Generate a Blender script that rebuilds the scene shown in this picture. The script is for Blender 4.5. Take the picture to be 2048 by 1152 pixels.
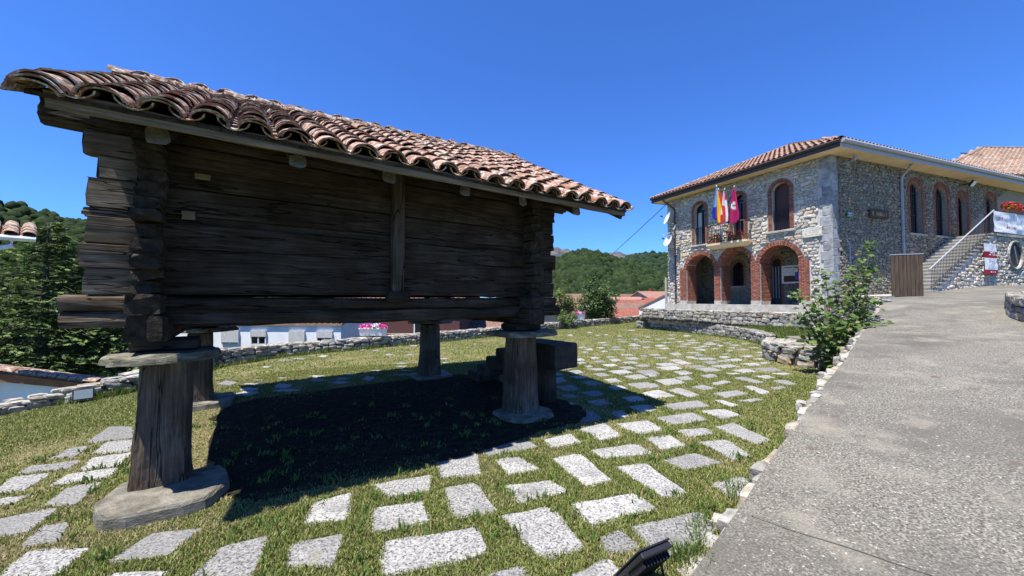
import bpy, bmesh, math, random
import numpy as np
from mathutils import Vector, Matrix, noise
from mathutils.geometry import tessellate_polygon
random.seed(7); RNG = np.random.default_rng(7)
R = math.radians
for o in list(bpy.data.objects): bpy.data.objects.remove(o)
SC = bpy.context.scene; COL = SC.collection
# ------------------------------------------------------------------ camera, sky, sun, exposure
CAMH = 1.75; FPX = 770.0; PITCH = math.atan(24/770)
cam = bpy.data.cameras.new('camera'); cam.sensor_width = 36; cam.lens = 36*FPX/2048
cam.clip_start = .05; cam.clip_end = 6000
camo = bpy.data.objects.new('camera', cam); COL.objects.link(camo)
camo.location = (0, 0, CAMH); camo.rotation_euler = (R(90)+PITCH, 0, 0); SC.camera = camo
SUN_AZ, SUN_EL = 44.0, 69.5       # light travels towards azimuth 44 deg (clockwise from +Y)
W = bpy.data.worlds.new('World'); SC.world = W; W.use_nodes = True
nt = W.node_tree; nt.nodes.clear()
sky = nt.nodes.new('ShaderNodeTexSky'); sky.sky_type = 'NISHITA'; sky.sun_disc = False
sky.sun_elevation = R(SUN_EL); sky.sun_rotation = R(SUN_AZ+180); sky.altitude = 900; sky.air_density = 1.0; sky.dust_density = 0.; sky.ozone_density = 4.
hs = nt.nodes.new('ShaderNodeMix'); hs.data_type = 'RGBA'; hs.blend_type = 'MULTIPLY'; hs.inputs[0].default_value = 1; hs.inputs[7].default_value = (.54, .98, 1.72, 1)
bg = nt.nodes.new('ShaderNodeBackground'); bg.inputs['Strength'].default_value = .072
wo = nt.nodes.new('ShaderNodeOutputWorld')
nt.links.new(sky.outputs[0], hs.inputs[6]); nt.links.new(hs.outputs[2], bg.inputs['Color']); nt.links.new(bg.outputs[0], wo.inputs['Surface'])
sl = bpy.data.lights.new('sun', 'SUN'); sl.energy = 5.0; sl.angle = R(.53); sl.color = (1, .955, .89)
so = bpy.data.objects.new('sun', sl); COL.objects.link(so); so.location = (-20, -20, 60)
ld = Vector((math.sin(R(SUN_AZ))*math.cos(R(SUN_EL)), math.cos(R(SUN_AZ))*math.cos(R(SUN_EL)), -math.sin(R(SUN_EL))))
so.rotation_euler = ld.to_track_quat('-Z', 'Y').to_euler()
SC.render.engine = 'CYCLES'
SC.view_settings.view_transform = 'Standard'; SC.view_settings.look = 'None'
SC.view_settings.exposure = .95; SC.view_settings.gamma = 1.0
# ------------------------------------------------------------------ pixel helpers (a pixel gives a direction; the surface gives the distance)
def ray(px, py):
    xc = (px-1024)/FPX; zc = (576-py)/FPX
    return (xc, math.cos(PITCH)-math.sin(PITCH)*zc, math.sin(PITCH)+math.cos(PITCH)*zc)
def gz(x, y):
    return -.0125*min(7.5, max(0., -x-4.5))**2
def at_z(px, py, z=0.):
    d = ray(px, py); s = (z-CAMH)/d[2]; return Vector((d[0]*s, d[1]*s, z))
def at_depth(px, py, y):
    d = ray(px, py); s = y/d[1]; return Vector((d[0]*s, y, CAMH+d[2]*s))
def gnd(px, py):
    z = 0.
    for _ in range(12):
        p = at_z(px, py, z); z = .5*z+.5*gz(p.x, p.y)
    p.z = gz(p.x, p.y); return p
def on_plane(px, py, o, n):
    d = ray(px, py); s = (o[0]*n[0]+o[1]*n[1])/(d[0]*n[0]+d[1]*n[1]); return Vector((d[0]*s, d[1]*s, CAMH+d[2]*s))
def az(a): return Vector((math.sin(R(a)), math.cos(R(a)), 0))
# ------------------------------------------------------------------ materials
MATS = {}
def N(t, kind, **kw):
    n = t.nodes.new(kind)
    for k, v in kw.items():
        if k in n.inputs: n.inputs[k].default_value = v
        else: setattr(n, k, v)
    return n
def c4(c): return (c[0], c[1], c[2], 1)
def ramp(t, stops):
    n = t.nodes.new('ShaderNodeValToRGB'); e = n.color_ramp.elements
    while len(e) < len(stops): e.new(.5)
    for el, (p, c) in zip(e, stops): el.position = p; el.color = c4(c)
    return n
def mk(name, stops, scale=6., detail=6., rough=.85, bump=.3, bscale=None, bdist=.02, stretch=(1, 1, 1), rnd=0., coord='pos',
       spots=None, spec=.25, metal=0., attr=None, rough_n=.55, pick=None, bstretch=None):
    """stops: colour ramp driven by noise.  rnd: per-piece value change.  spots: (scale, lo, hi, colour) overlay.  pick: ramp chosen per piece.  attr: vertex colour."""
    if name in MATS: return MATS[name]
    m = bpy.data.materials.new(name); m.use_nodes = True; t = m.node_tree; L = t.links.new
    b = t.nodes['Principled BSDF']; b.inputs['Roughness'].default_value = rough; b.inputs['Specular IOR Level'].default_value = spec; b.inputs['Metallic'].default_value = metal
    if coord == 'pos': src = N(t, 'ShaderNodeNewGeometry').outputs['Position']
    else: src = N(t, 'ShaderNodeTexCoord').outputs['Object']
    mp = N(t, 'ShaderNodeMapping', Scale=stretch); L(src, mp.inputs['Vector'])
    nz = N(t, 'ShaderNodeTexNoise', Scale=scale, Detail=detail, Roughness=rough_n); L(mp.outputs[0], nz.inputs['Vector'])
    rp = ramp(t, stops); L(nz.outputs['Fac'], rp.inputs[0]); col = rp.outputs[0]
    rv = None
    if rnd or pick:
        oi = N(t, 'ShaderNodeObjectInfo'); at = N(t, 'ShaderNodeAttribute', attribute_name='tint')
        ad = N(t, 'ShaderNodeMath', operation='ADD'); L(oi.outputs['Random'], ad.inputs[0]); L(at.outputs['Fac'], ad.inputs[1])
        fr = N(t, 'ShaderNodeMath', operation='FRACT'); L(ad.outputs[0], fr.inputs[0]); rv = fr.outputs[0]
    if pick:
        pr = ramp(t, pick); L(rv, pr.inputs[0])
        mx = N(t, 'ShaderNodeMix', data_type='RGBA', blend_type='MULTIPLY'); mx.inputs[0].default_value = 1
        L(col, mx.inputs[6]); L(pr.outputs[0], mx.inputs[7]); col = mx.outputs[2]
    if attr:
        at2 = N(t, 'ShaderNodeAttribute', attribute_name=attr)
        mx = N(t, 'ShaderNodeMix', data_type='RGBA', blend_type='MULTIPLY'); mx.inputs[0].default_value = 1
        L(col, mx.inputs[6]); L(at2.outputs['Color'], mx.inputs[7]); col = mx.outputs[2]
    if rnd:
        hv = N(t, 'ShaderNodeHueSaturation'); mr = N(t, 'ShaderNodeMapRange')
        mr.inputs['To Min'].default_value = 1-rnd; mr.inputs['To Max'].default_value = 1+rnd
        mu = N(t, 'ShaderNodeMath', operation='MULTIPLY'); mu.inputs[1].default_value = 7.31; fr2 = N(t, 'ShaderNodeMath', operation='FRACT')
        L(rv, mu.inputs[0]); L(mu.outputs[0], fr2.inputs[0]); L(fr2.outputs[0], mr.inputs['Value']); L(mr.outputs[0], hv.inputs['Value']); L(col, hv.inputs['Color']); col = hv.outputs[0]
    if spots:
        for (ss, lo, hi, sc) in spots:
            n2 = N(t, 'ShaderNodeTexNoise', Scale=ss, Detail=5., Roughness=.6); L(mp.outputs[0], n2.inputs['Vector'])
            r2 = ramp(t, [(lo, (0, 0, 0)), (hi, (1, 1, 1))]); L(n2.outputs['Fac'], r2.inputs[0])
            mx = N(t, 'ShaderNodeMix', data_type='RGBA'); L(r2.outputs[0], mx.inputs[0]); L(col, mx.inputs[6]); mx.inputs[7].default_value = c4(sc); col = mx.outputs[2]
    L(col, b.inputs['Base Color'])
    if bump:
        mp2 = mp
        if bstretch: mp2 = N(t, 'ShaderNodeMapping', Scale=bstretch); L(src, mp2.inputs['Vector'])
        n3 = N(t, 'ShaderNodeTexNoise', Scale=bscale or scale*3, Detail=6., Roughness=.65); L(mp2.outputs[0], n3.inputs['Vector'])
        bp = N(t, 'ShaderNodeBump', Strength=bump, Distance=bdist); L(n3.outputs['Fac'], bp.inputs['Height']); L(bp.outputs[0], b.inputs['Normal'])
    MATS[name] = m; return m
def plain(name, c, rough=.6, spec=.4, metal=0.):
    return mk(name, [(.3, [x*.86 for x in c]), (.7, [min(1, x*1.1) for x in c])], scale=9, rough=rough, bump=.12, bscale=60, bdist=.004, spec=spec, metal=metal)

# weathered timber: grain along X (planks), Y (cross beams) or Z (posts); low-contrast grain, blotches and sparse drying cracks
def wood(name, st, dark=1., bleach_sun=False):
    m = bpy.data.materials.new(name); m.use_nodes = True; t = m.node_tree; L = t.links.new; d = dark
    b = t.nodes['Principled BSDF']; b.inputs['Roughness'].default_value = .93; b.inputs['Specular IOR Level'].default_value = .12
    tc = N(t, 'ShaderNodeTexCoord'); oi = N(t, 'ShaderNodeObjectInfo'); ml = N(t, 'ShaderNodeMath', operation='MULTIPLY'); ml.inputs[1].default_value = 37.
    L(oi.outputs['Random'], ml.inputs[0]); va = N(t, 'ShaderNodeVectorMath', operation='ADD'); L(tc.outputs['Object'], va.inputs[0]); L(ml.outputs[0], va.inputs[1])
    def nzn(stretch, scale, det, ro):
        mp = N(t, 'ShaderNodeMapping', Scale=stretch); L(va.outputs[0], mp.inputs['Vector']); n = N(t, 'ShaderNodeTexNoise', Scale=scale, Detail=det, Roughness=ro); L(mp.outputs[0], n.inputs['Vector']); return n.outputs['Fac']
    sc = lambda k, f: tuple((x*k if x > 1 else x*f) for x in st)
    g = nzn(st, 3.2, 9., .68); bl = nzn((1.1, 1.1, 1.1), 1.4, 4., .6); ck = nzn(sc(.55, .9), .95, 3.5, .5); fk = nzn(sc(2.2, 1.2), 1.6, 2., .5)
    r1 = ramp(t, [(.28, (.042*d, .034*d, .027*d)), (.50, (.085*d, .072*d, .059*d)), (.68, (.135*d, .119*d, .101*d)), (.84, (.24*d, .22*d, .195*d))]); L(g, r1.inputs[0])
    mx = N(t, 'ShaderNodeMix', data_type='RGBA', blend_type='MULTIPLY'); r2 = ramp(t, [(.36, (.52, .44, .35)), (.52, (.82, .77, .70)), (.66, (1.25, 1.22, 1.18))]); L(bl, r2.inputs[0]); mx.inputs[0].default_value = 1; L(r1.outputs[0], mx.inputs[6]); L(r2.outputs[0], mx.inputs[7])
    def crack(src, w):
        s1 = N(t, 'ShaderNodeMath', operation='SUBTRACT'); s1.inputs[1].default_value = .5; L(src, s1.inputs[0]); ab = N(t, 'ShaderNodeMath', operation='ABSOLUTE'); L(s1.outputs[0], ab.inputs[0])
        r = ramp(t, [(0., (.08, .08, .08)), (w, (1, 1, 1))]); L(ab.outputs[0], r.inputs[0]); return r.outputs[0]
    c1 = crack(ck, .009); c2 = crack(fk, .016)
    m2 = N(t, 'ShaderNodeMix', data_type='RGBA', blend_type='MULTIPLY'); m2.inputs[0].default_value = 1; L(mx.outputs[2], m2.inputs[6]); L(c1, m2.inputs[7])
    m3 = N(t, 'ShaderNodeMix', data_type='RGBA', blend_type='MULTIPLY'); m3.inputs[0].default_value = .35; L(m2.outputs[2], m3.inputs[6]); L(c2, m3.inputs[7]); fin = m3.outputs[2]
    if bleach_sun:   # plank ends past the corner: silver weathering, lightened further to paint in grazing sun
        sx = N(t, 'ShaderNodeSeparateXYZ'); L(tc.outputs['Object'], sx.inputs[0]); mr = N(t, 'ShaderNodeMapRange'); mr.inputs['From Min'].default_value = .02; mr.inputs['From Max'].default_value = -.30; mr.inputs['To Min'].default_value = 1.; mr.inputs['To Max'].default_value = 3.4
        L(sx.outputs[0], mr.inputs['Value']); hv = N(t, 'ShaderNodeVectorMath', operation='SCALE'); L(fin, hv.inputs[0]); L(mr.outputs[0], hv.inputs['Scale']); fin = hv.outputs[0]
    L(fin, b.inputs['Base Color'])
    h1 = N(t, 'ShaderNodeMath', operation='MULTIPLY_ADD'); h1.inputs[1].default_value = .45; L(g, h1.inputs[0]); L(c1, h1.inputs[2])
    h2 = N(t, 'ShaderNodeMath', operation='MULTIPLY_ADD'); h2.inputs[1].default_value = .4; L(c2, h2.inputs[0]); L(h1.outputs[0], h2.inputs[2])
    bp = N(t, 'ShaderNodeBump', Strength=.85, Distance=.011); L(h2.outputs[0], bp.inputs['Height']); L(bp.outputs[0], b.inputs['Normal'])
    MATS[name] = m; return m
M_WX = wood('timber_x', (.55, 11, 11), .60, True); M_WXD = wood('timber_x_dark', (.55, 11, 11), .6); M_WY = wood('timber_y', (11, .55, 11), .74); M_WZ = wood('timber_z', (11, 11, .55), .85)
M_WPOST = wood('timber_post', (13, 13, .4), 1.45)
M_GRAIN = mk('end_grain', [(.3, (.012, .009, .006)), (.6, (.042, .033, .023)), (.8, (.10, .084, .064))], scale=14, rough=.95, bump=.9, bscale=22, bdist=.03, coord='obj')
M_FASCIA = mk('eave_board_wood', [(.28, (.05, .037, .022)), (.5, (.15, .118, .075)), (.75, (.30, .26, .185))], scale=2.4, rough=.9, bump=.8, bscale=3, bdist=.02, stretch=(.6, 12, 12), coord='obj', rough_n=.7)
TILEPICK = [(0., (1., .80, .70)), (.25, (1., .92, .82)), (.5, (.92, .66, .55)), (.75, (1.0, .86, .70)), (1., (.75, .68, .62))]
M_TILE = mk('clay_tile', [(.25, (.13, .07, .05)), (.45, (.235, .145, .108)), (.62, (.335, .235, .185)), (.8, (.44, .355, .30))], scale=7, detail=8, rough=.9, bump=.5, bscale=40, bdist=.006, pick=TILEPICK, rnd=.18,
            spots=[(16, .52, .64, (.50, .46, .40)), (9, .60, .72, (.09, .08, .065))])
M_TILEOLD = mk('clay_tile_lichened', [(.25, (.11, .065, .045)), (.45, (.22, .14, .10)), (.62, (.33, .245, .19)), (.8, (.45, .40, .34))], scale=7, detail=8, rough=.93, bump=.7, bscale=40, bdist=.008, pick=TILEPICK, rnd=.2,
            spots=[(18, .5, .62, (.44, .42, .37)), (8, .54, .68, (.06, .055, .045))])
M_TILEB = mk('roof_tile_pink', [(.25, (.20, .135, .108)), (.5, (.30, .22, .185)), (.75, (.40, .315, .27))], scale=5, detail=6, rough=.9, bump=.3, bscale=30, bdist=.006, pick=TILEPICK, rnd=.15)
M_TILEC = mk('roof_tile_tan', [(.25, (.22, .175, .15)), (.5, (.32, .27, .235)), (.75, (.42, .37, .33))], scale=5, detail=6, rough=.9, bump=.3, bscale=30, bdist=.006, pick=TILEPICK, rnd=.12)
STONEPICK = [(0., (.80, .82, .84)), (.2, (1., .98, .94)), (.4, (.70, .71, .72)), (.6, (1., .93, .82)), (.8, (.88, .90, .90)), (.93, (1., .80, .58)), (1., (.6, .6, .6))]
M_STONE = mk('rubble_stone', [(.28, (.15, .143, .123)), (.45, (.285, .272, .24)), (.62, (.43, .412, .37)), (.8, (.57, .55, .50))], scale=8, detail=7, rough=.93, bump=.7, bscale=26, bdist=.025, pick=STONEPICK, rnd=.2,
             spots=[(5, .60, .74, (.10, .095, .085))])
M_STONEB = mk('facade_stone', [(.28, (.34, .31, .26)), (.45, (.50, .465, .405)), (.62, (.62, .585, .52)), (.8, (.70, .665, .60))], scale=8, detail=7, rough=.93, bump=.6, bscale=26, bdist=.02, pick=STONEPICK, rnd=.2)
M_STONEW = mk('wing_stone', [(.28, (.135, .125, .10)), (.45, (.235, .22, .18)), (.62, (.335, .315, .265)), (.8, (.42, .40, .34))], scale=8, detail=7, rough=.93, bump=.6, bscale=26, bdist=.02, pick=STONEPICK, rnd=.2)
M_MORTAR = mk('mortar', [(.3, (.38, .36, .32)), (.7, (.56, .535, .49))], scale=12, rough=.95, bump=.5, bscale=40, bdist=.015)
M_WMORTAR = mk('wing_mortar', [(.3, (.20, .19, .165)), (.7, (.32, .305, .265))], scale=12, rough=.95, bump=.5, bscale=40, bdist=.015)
M_DARKJOINT = mk('earth_joint', [(.3, (.05, .045, .035)), (.7, (.12, .11, .09))], scale=10, rough=1, bump=.6, bscale=30)
M_QUOIN = mk('dressed_stone', [(.3, (.19, .195, .20)), (.55, (.32, .32, .32)), (.8, (.46, .455, .44))], scale=6, rough=.9, bump=.4, bscale=30, bdist=.01, rnd=.22)
BRICKPICK = [(0., (1, .85, .8)), (.3, (.82, .72, .7)), (.6, (1., 1., .95)), (.8, (.7, .6, .58)), (1., (1, .9, .75))]
M_BRICK = mk('red_brick', [(.3, (.17, .068, .043)), (.55, (.28, .115, .074)), (.8, (.40, .21, .145))], scale=9, rough=.9, bump=.4, bscale=50, bdist=.008, pick=BRICKPICK, rnd=.18)
M_BMORTAR = mk('brick_mortar', [(.3, (.30, .25, .21)), (.7, (.46, .41, .36))], scale=14, rough=.95, bump=.3)
M_SLATE = mk('pale_slab', [(.3, (.085, .078, .058)), (.5, (.18, .166, .128)), (.75, (.32, .30, .245))], scale=5, detail=8, rough=.95, bump=1., bscale=26, bdist=.03, stretch=(1, 1, 3), spots=[(7, .58, .7, (.30, .24, .17))])
M_CAPSTONE = mk('cap_slab', [(.3, (.06, .054, .036)), (.5, (.13, .12, .082)), (.75, (.27, .255, .19))], scale=5, detail=8, rough=.92, bump=.8, bscale=12, bdist=.03, stretch=(1, 1, 4))
M_GRANITE = mk('granite_paver', [(.34, (.052, .050, .047)), (.43, (.175, .171, .16)), (.51, (.285, .279, .262)), (.70, (.43, .42, .395))], scale=62, detail=6, rough=.92, bump=1., bscale=48, bdist=.014, rnd=.30, spec=.2,
               spots=[(2.2, .50, .74, (.17, .167, .16)), (3.2, .60, .76, (.22, .20, .155)), (7., .66, .74, (.09, .085, .07))])
def road_mat():
    m = mk('old_concrete', [(.32, (.045, .042, .034)), (.44, (.115, .107, .087)), (.55, (.185, .172, .14)), (.70, (.36, .338, .28))], scale=64, detail=4, rough=.92, bump=.8, bscale=70, bdist=.012,
           spots=[(.42, .42, .64, (.10, .093, .077)), (1.6, .53, .76, (.25, .228, .178)), (.9, .56, .68, (.10, .093, .078)), (36., .63, .68, (.45, .42, .36)), (3.5, .64, .72, (.12, .10, .075))])
    return m
M_ROAD = road_mat()
M_SOIL = mk('lawn_soil', [(.28, (.07, .085, .025)), (.45, (.125, .135, .045)), (.62, (.20, .17, .085)), (.8, (.27, .21, .125))], scale=1.6, detail=9, rough=1, bump=.9, bscale=38, bdist=.03, rough_n=.7, spec=.05)
M_GRASS = mk('grass_blades', [(0., (.9, .9, .9)), (1., (1.1, 1.1, 1.1))], scale=3, rough=.75, bump=0, attr='col', spec=.2)
def add_trans(m, amt=.3):
    t = m.node_tree; b = t.nodes['Principled BSDF']; out = [n for n in t.nodes if n.type == 'OUTPUT_MATERIAL'][0]
    tr = t.nodes.new('ShaderNodeBsdfTranslucent'); ms = t.nodes.new('ShaderNodeMixShader'); ms.inputs[0].default_value = amt
    src = b.inputs['Base Color'].links[0].from_socket; t.links.new(src, tr.inputs['Color'])
    t.links.new(b.outputs[0], ms.inputs[1]); t.links.new(tr.outputs[0], ms.inputs[2]); t.links.new(ms.outputs[0], out.inputs['Surface'])
add_trans(M_GRASS, .3)
M_LEAF = mk('leaf', [(0., (.9, .9, .9)), (1., (1.1, 1.1, 1.1))], scale=3, rough=.5, bump=0, attr='col', spec=.35); add_trans(M_LEAF, .3)
M_NEEDLE = mk('conifer_needles', [(0., (.9, .9, .9)), (1., (1.1, 1.1, 1.1))], scale=3, rough=.7, bump=0, attr='col', spec=.2); add_trans(M_NEEDLE, .15)
M_FOREST = mk('forest_canopy', [(.25, (.55, .55, .55)), (.75, (1.35, 1.35, 1.25))], scale=.6, detail=6, rough=.95, bump=1., bscale=1.2, bdist=.8, attr='col', spec=.05)
M_BARK = mk('bark', [(.3, (.05, .038, .028)), (.7, (.15, .12, .09))], scale=8, rough=.95, bump=.8, stretch=(3, 3, .6))
M_PETAL = mk('petals', [(0., (.95, .95, .95)), (1., (1.05, 1.05, 1.05))], scale=3, rough=.7, bump=0, attr='col', spec=.2); add_trans(M_PETAL, .25)
M_WHITE = mk('white_render', [(.3, (.72, .72, .71)), (.7, (.82, .82, .80))], scale=3, rough=.9, bump=.2, bscale=40, bdist=.004)
M_CREAM = mk('cream_soffit', [(.3, (.62, .47, .28)), (.7, (.74, .58, .36))], scale=2.5, rough=.9, bump=.15, bscale=20, bdist=.004)
M_CONC = mk('pale_concrete', [(.3, (.26, .245, .205)), (.5, (.36, .345, .30)), (.75, (.46, .44, .39))], scale=4, detail=8, rough=.92, bump=.3, bscale=30, bdist=.01)
M_BLACK = plain('black_iron', (.018, .018, .02), .45, .5)
M_BROWNP = plain('brown_gutter', (.05, .03, .025), .4, .5)
M_GREYP = plain('grey_gutter', (.33, .35, .38), .4, .5)
M_WHITEP = plain('white_plastic', (.78, .78, .76), .45, .4)
M_DISH = plain('dish_white', (.72, .73, .74), .4, .4)
M_GLASS = plain('dark_glass', (.012, .013, .016), .06, .9)
M_DOORB = plain('dark_brown_door', (.035, .018, .014), .55, .3)
M_BLIND = plain('roller_blind', (.085, .04, .035), .6, .3)
M_BLINDG = plain('pale_shutter', (.5, .49, .45), .6, .3)
M_GATE = mk('gate_wood', [(.3, (.045, .03, .02)), (.7, (.12, .085, .06))], scale=3, rough=.85, bump=.5, stretch=(9, 9, .6))
M_BOARDW = mk('brown_eave_wood', [(.3, (.16, .065, .03)), (.7, (.30, .13, .065))], scale=3, rough=.8, bump=.3)
M_RED = plain('maroon_render', (.115, .05, .045), .85, .2)
M_GREEN = plain('green_sign', (.02, .16, .09), .5, .4)
M_PAPER = plain('paper', (.75, .76, .78), .8, .2)
M_BLUE = plain('blue_sheet', (.04, .12, .5), .6, .3)
M_MAROON = plain('banner_red', (.30, .015, .03), .7, .2)
M_FLAG = mk('flag_cloth', [(0., (.93, .93, .93)), (1., (1.05, 1.05, 1.05))], scale=3, rough=.8, bump=0, attr='col', spec=.15); add_trans(M_FLAG, .3)
M_LENS = plain('lamp_glass', (.30, .36, .38), .15, .6)
M_TERRA = plain('terracotta', (.33, .12, .06), .8, .2)
M_HILL = mk('hill_ground', [(.3, (.030, .05, .018)), (.7, (.07, .095, .032))], scale=.03, rough=1, bump=0, spec=.05)
M_ROCK = mk('cliff_rock', [(.25, (.04, .045, .045)), (.5, (.09, .09, .095)), (.75, (.19, .18, .18))], scale=.05, detail=8, rough=1, bump=1, bscale=.12, bdist=6, stretch=(1, 1, .35), spec=.05)
M_FIELD = mk('valley_ground', [(.3, (.06, .085, .025)), (.55, (.11, .14, .04)), (.8, (.18, .18, .075))], scale=.05, detail=8, rough=1, bump=.2, spec=.05)
# ------------------------------------------------------------------ mesh building
def new_mesh(name, v, f, mats, fm=None, smooth=False):
    me = bpy.data.meshes.new(name); me.from_pydata([tuple(p) for p in v], [], f)
    for m in (mats if isinstance(mats, (list, tuple)) else [mats]): me.materials.append(m)
    if fm: me.polygons.foreach_set('material_index', fm)
    if smooth: me.polygons.foreach_set('use_smooth', [True]*len(me.polygons))
    me.update(); return me
def tag(o, label=None, cat=None, group=None, kind=None):
    if label: o['label'] = label
    if cat: o['category'] = cat
    if group: o['group'] = group
    if kind: o['kind'] = kind
    return o
def obj(name, me, parent=None, M=None):
    o = bpy.data.objects.new(name, me); COL.objects.link(o)
    if parent is not None: o.parent = parent
    if M is not None: o.matrix_basis = M
    return o
ROOT = {}
def root(name, loc, rz=0., label=None, cat=None, group=None):
    M = Matrix.Translation(loc) @ Matrix.Rotation(rz, 4, 'Z'); o = obj(name, None, None, M); o.empty_display_size = .2
    ROOT[o.name] = M; tag(o, label, cat, group); return o
class MB:
    def __init__(s): s.v = []; s.f = []; s.m = []; s.c = []
    def add(s, v, f, mi=0, c=None):
        n = len(s.v); s.v += [tuple(p) for p in v]; s.f += [tuple(i+n for i in q) for q in f]; s.m += [mi]*len(f)
        if c is not None: s.c += [c]*len(v)
        return s
    def hexa(s, p, mi=0, c=None):   # p: bottom 4, top 4
        return s.add(p, [(3, 2, 1, 0), (4, 5, 6, 7), (0, 1, 5, 4), (1, 2, 6, 5), (2, 3, 7, 6), (3, 0, 4, 7)], mi, c)
    def box(s, x0, x1, y0, y1, z0, z1, mi=0, c=None):
        return s.hexa([(x0, y0, z0), (x1, y0, z0), (x1, y1, z0), (x0, y1, z0), (x0, y0, z1), (x1, y0, z1), (x1, y1, z1), (x0, y1, z1)], mi, c)
    def bbox(s, x0, x1, y0, y1, z0, z1, b=.01, mi=0):  # chamfered box
        return s.add(*chamfer(x0, x1, y0, y1, z0, z1, b), mi)
    def tube(s, path, r, n=8, mi=0, caps=True, c=None):
        P = [Vector(p) for p in path]; rr = r if isinstance(r, (list, tuple)) else [r]*len(P)
        V = []; up = Vector((0, 0, 1))
        for i, p in enumerate(P):
            d = (P[min(i+1, len(P)-1)]-P[max(i-1, 0)]).normalized()
            a = d.cross(up); a = a.normalized() if a.length > 1e-3 else Vector((1, 0, 0)); b = d.cross(a)
            for k in range(n):
                t = 2*math.pi*k/n; V.append(p+(a*math.cos(t)+b*math.sin(t))*rr[i])
        F = [(i*n+k, i*n+(k+1) % n, (i+1)*n+(k+1) % n, (i+1)*n+k) for i in range(len(P)-1) for k in range(n)]
        if caps: F += [tuple(range(n)), tuple(range((len(P)-1)*n, len(P)*n))[::-1]]
        return s.add(V, F, mi, c)
    def sweep(s, rings, mi=0, mcap=None):  # rings: equal length point loops
        n = len(rings[0]); V = [p for r in rings for p in r]
        F = [(i*n+k, i*n+(k+1) % n, (i+1)*n+(k+1) % n, (i+1)*n+k) for i in range(len(rings)-1) for k in range(n)]
        s.add(V, F, mi); b = len(s.v)-len(V)
        mc = mi if mcap is None else mcap
        s.f += [tuple(range(b, b+n))[::-1], tuple(range(b+len(V)-n, b+len(V)))]; s.m += [mc, mc]
        return s
    def mesh(s, name, mats, smooth=False):
        me = new_mesh(name, s.v, s.f, mats, s.m if isinstance(mats, (list, tuple)) else None, smooth)
        if s.c and len(s.c) == len(s.v):
            a = me.color_attributes.new('col', 'FLOAT_COLOR', 'POINT'); a.data.foreach_set('color', np.array([c4(c) for c in s.c], dtype=np.float32).ravel())
        return me
    def build(s, name, mats, parent=None, world=False, smooth=False, M=None):
        if world and parent is not None:
            I = ROOT[parent.name].inverted(); s.v = [tuple(I @ Vector(p)) for p in s.v]
        return obj(name, s.mesh(name, mats, smooth), parent, M)
def chamfer(x0, x1, y0, y1, z0, z1, b):
    V = []; F = []
    idx = {}
    for ix, x in enumerate((x0, x1)):
        for iy, y in enumerate((y0, y1)):
            for iz, z in enumerate((z0, z1)):
                sx, sy, sz = (1-2*ix)*b, (1-2*iy)*b, (1-2*iz)*b
                for a in range(3):
                    p = [x+sx, y+sy, z+sz]; p[a] = (x, y, z)[a]; idx[(ix, iy, iz, a)] = len(V); V.append(p)
    g = lambda *k: idx[k]
    for a, o1, o2 in ((0, 1, 2), (1, 2, 0), (2, 0, 1)):
        for e in (0, 1):
            q = []
            for (u, w) in ((0, 0), (1, 0), (1, 1), (0, 1)):
                k = [0, 0, 0]; k[a] = e; k[o1] = u; k[o2] = w; q.append(g(*k, a))
            F.append(q if e else q[::-1])
    for a, o1, o2 in ((0, 1, 2), (1, 2, 0), (2, 0, 1)):   # edges along axis a
        for u in (0, 1):
            for w in (0, 1):
                k0 = [0, 0, 0]; k0[o1] = u; k0[o2] = w; k1 = list(k0); k1[a] = 1
                q = [g(*k0, o1), g(*k1, o1), g(*k1, o2), g(*k0, o2)]; F.append(q if (u+w) % 2 else q[::-1])
    for ix in (0, 1):
        for iy in (0, 1):
            for iz in (0, 1):
                q = [g(ix, iy, iz, 0), g(ix, iy, iz, 1), g(ix, iy, iz, 2)]; F.append(q)
    return V, F
def joined(name, tv, tf, mats4, material, tints=None, parent=None, cols=None, smooth=False, kind='stuff', M=None):
    """many copies of one template joined to one mesh.  tv (n,3), tf faces (all same size), mats4 (k,4,4)."""
    tv = np.asarray(tv, dtype=np.float64); k = len(mats4); n = len(tv)
    A = np.asarray(mats4); V = np.einsum('kij,nj->kni', A[:, :3, :3], tv)+A[:, None, :3, 3]
    return raw_mesh(name, V.reshape(-1, 3), np.asarray(tf), k, n, material, tints, parent, cols, smooth, kind, M)
def raw_mesh(name, V, tf, k, n, material, tints=None, parent=None, cols=None, smooth=False, kind='stuff', M=None):
    m = tf.shape[1]
    F = (tf[None]+(np.arange(k)*n)[:, None, None]).reshape(-1, m)
    me = bpy.data.meshes.new(name); me.vertices.add(len(V)); me.vertices.foreach_set('co', np.ascontiguousarray(V, dtype=np.float32).ravel())
    me.loops.add(F.size); me.loops.foreach_set('vertex_index', F.astype(np.int32).ravel())
    me.polygons.add(len(F)); me.polygons.foreach_set('loop_start', np.arange(0, F.size, m, dtype=np.int32))
    if smooth: me.polygons.foreach_set('use_smooth', np.ones(len(F), dtype=bool))
    me.materials.append(material)
    if tints is not None:
        a = me.attributes.new('tint', 'FLOAT', 'POINT'); a.data.foreach_set('value', np.repeat(np.asarray(tints, dtype=np.float32), n))
    if cols is not None:
        c = np.asarray(cols, dtype=np.float32)
        if len(c) == k: c = np.repeat(c, n, axis=0)
        a = me.color_attributes.new('col', 'FLOAT_COLOR', 'POINT'); a.data.foreach_set('color', np.concatenate([c, np.ones((len(c), 1), np.float32)], 1).ravel())
    me.update(calc_edges=True); me.validate()
    o = obj(name, me, parent, M)
    if kind: o['kind'] = kind
    return o
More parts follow.
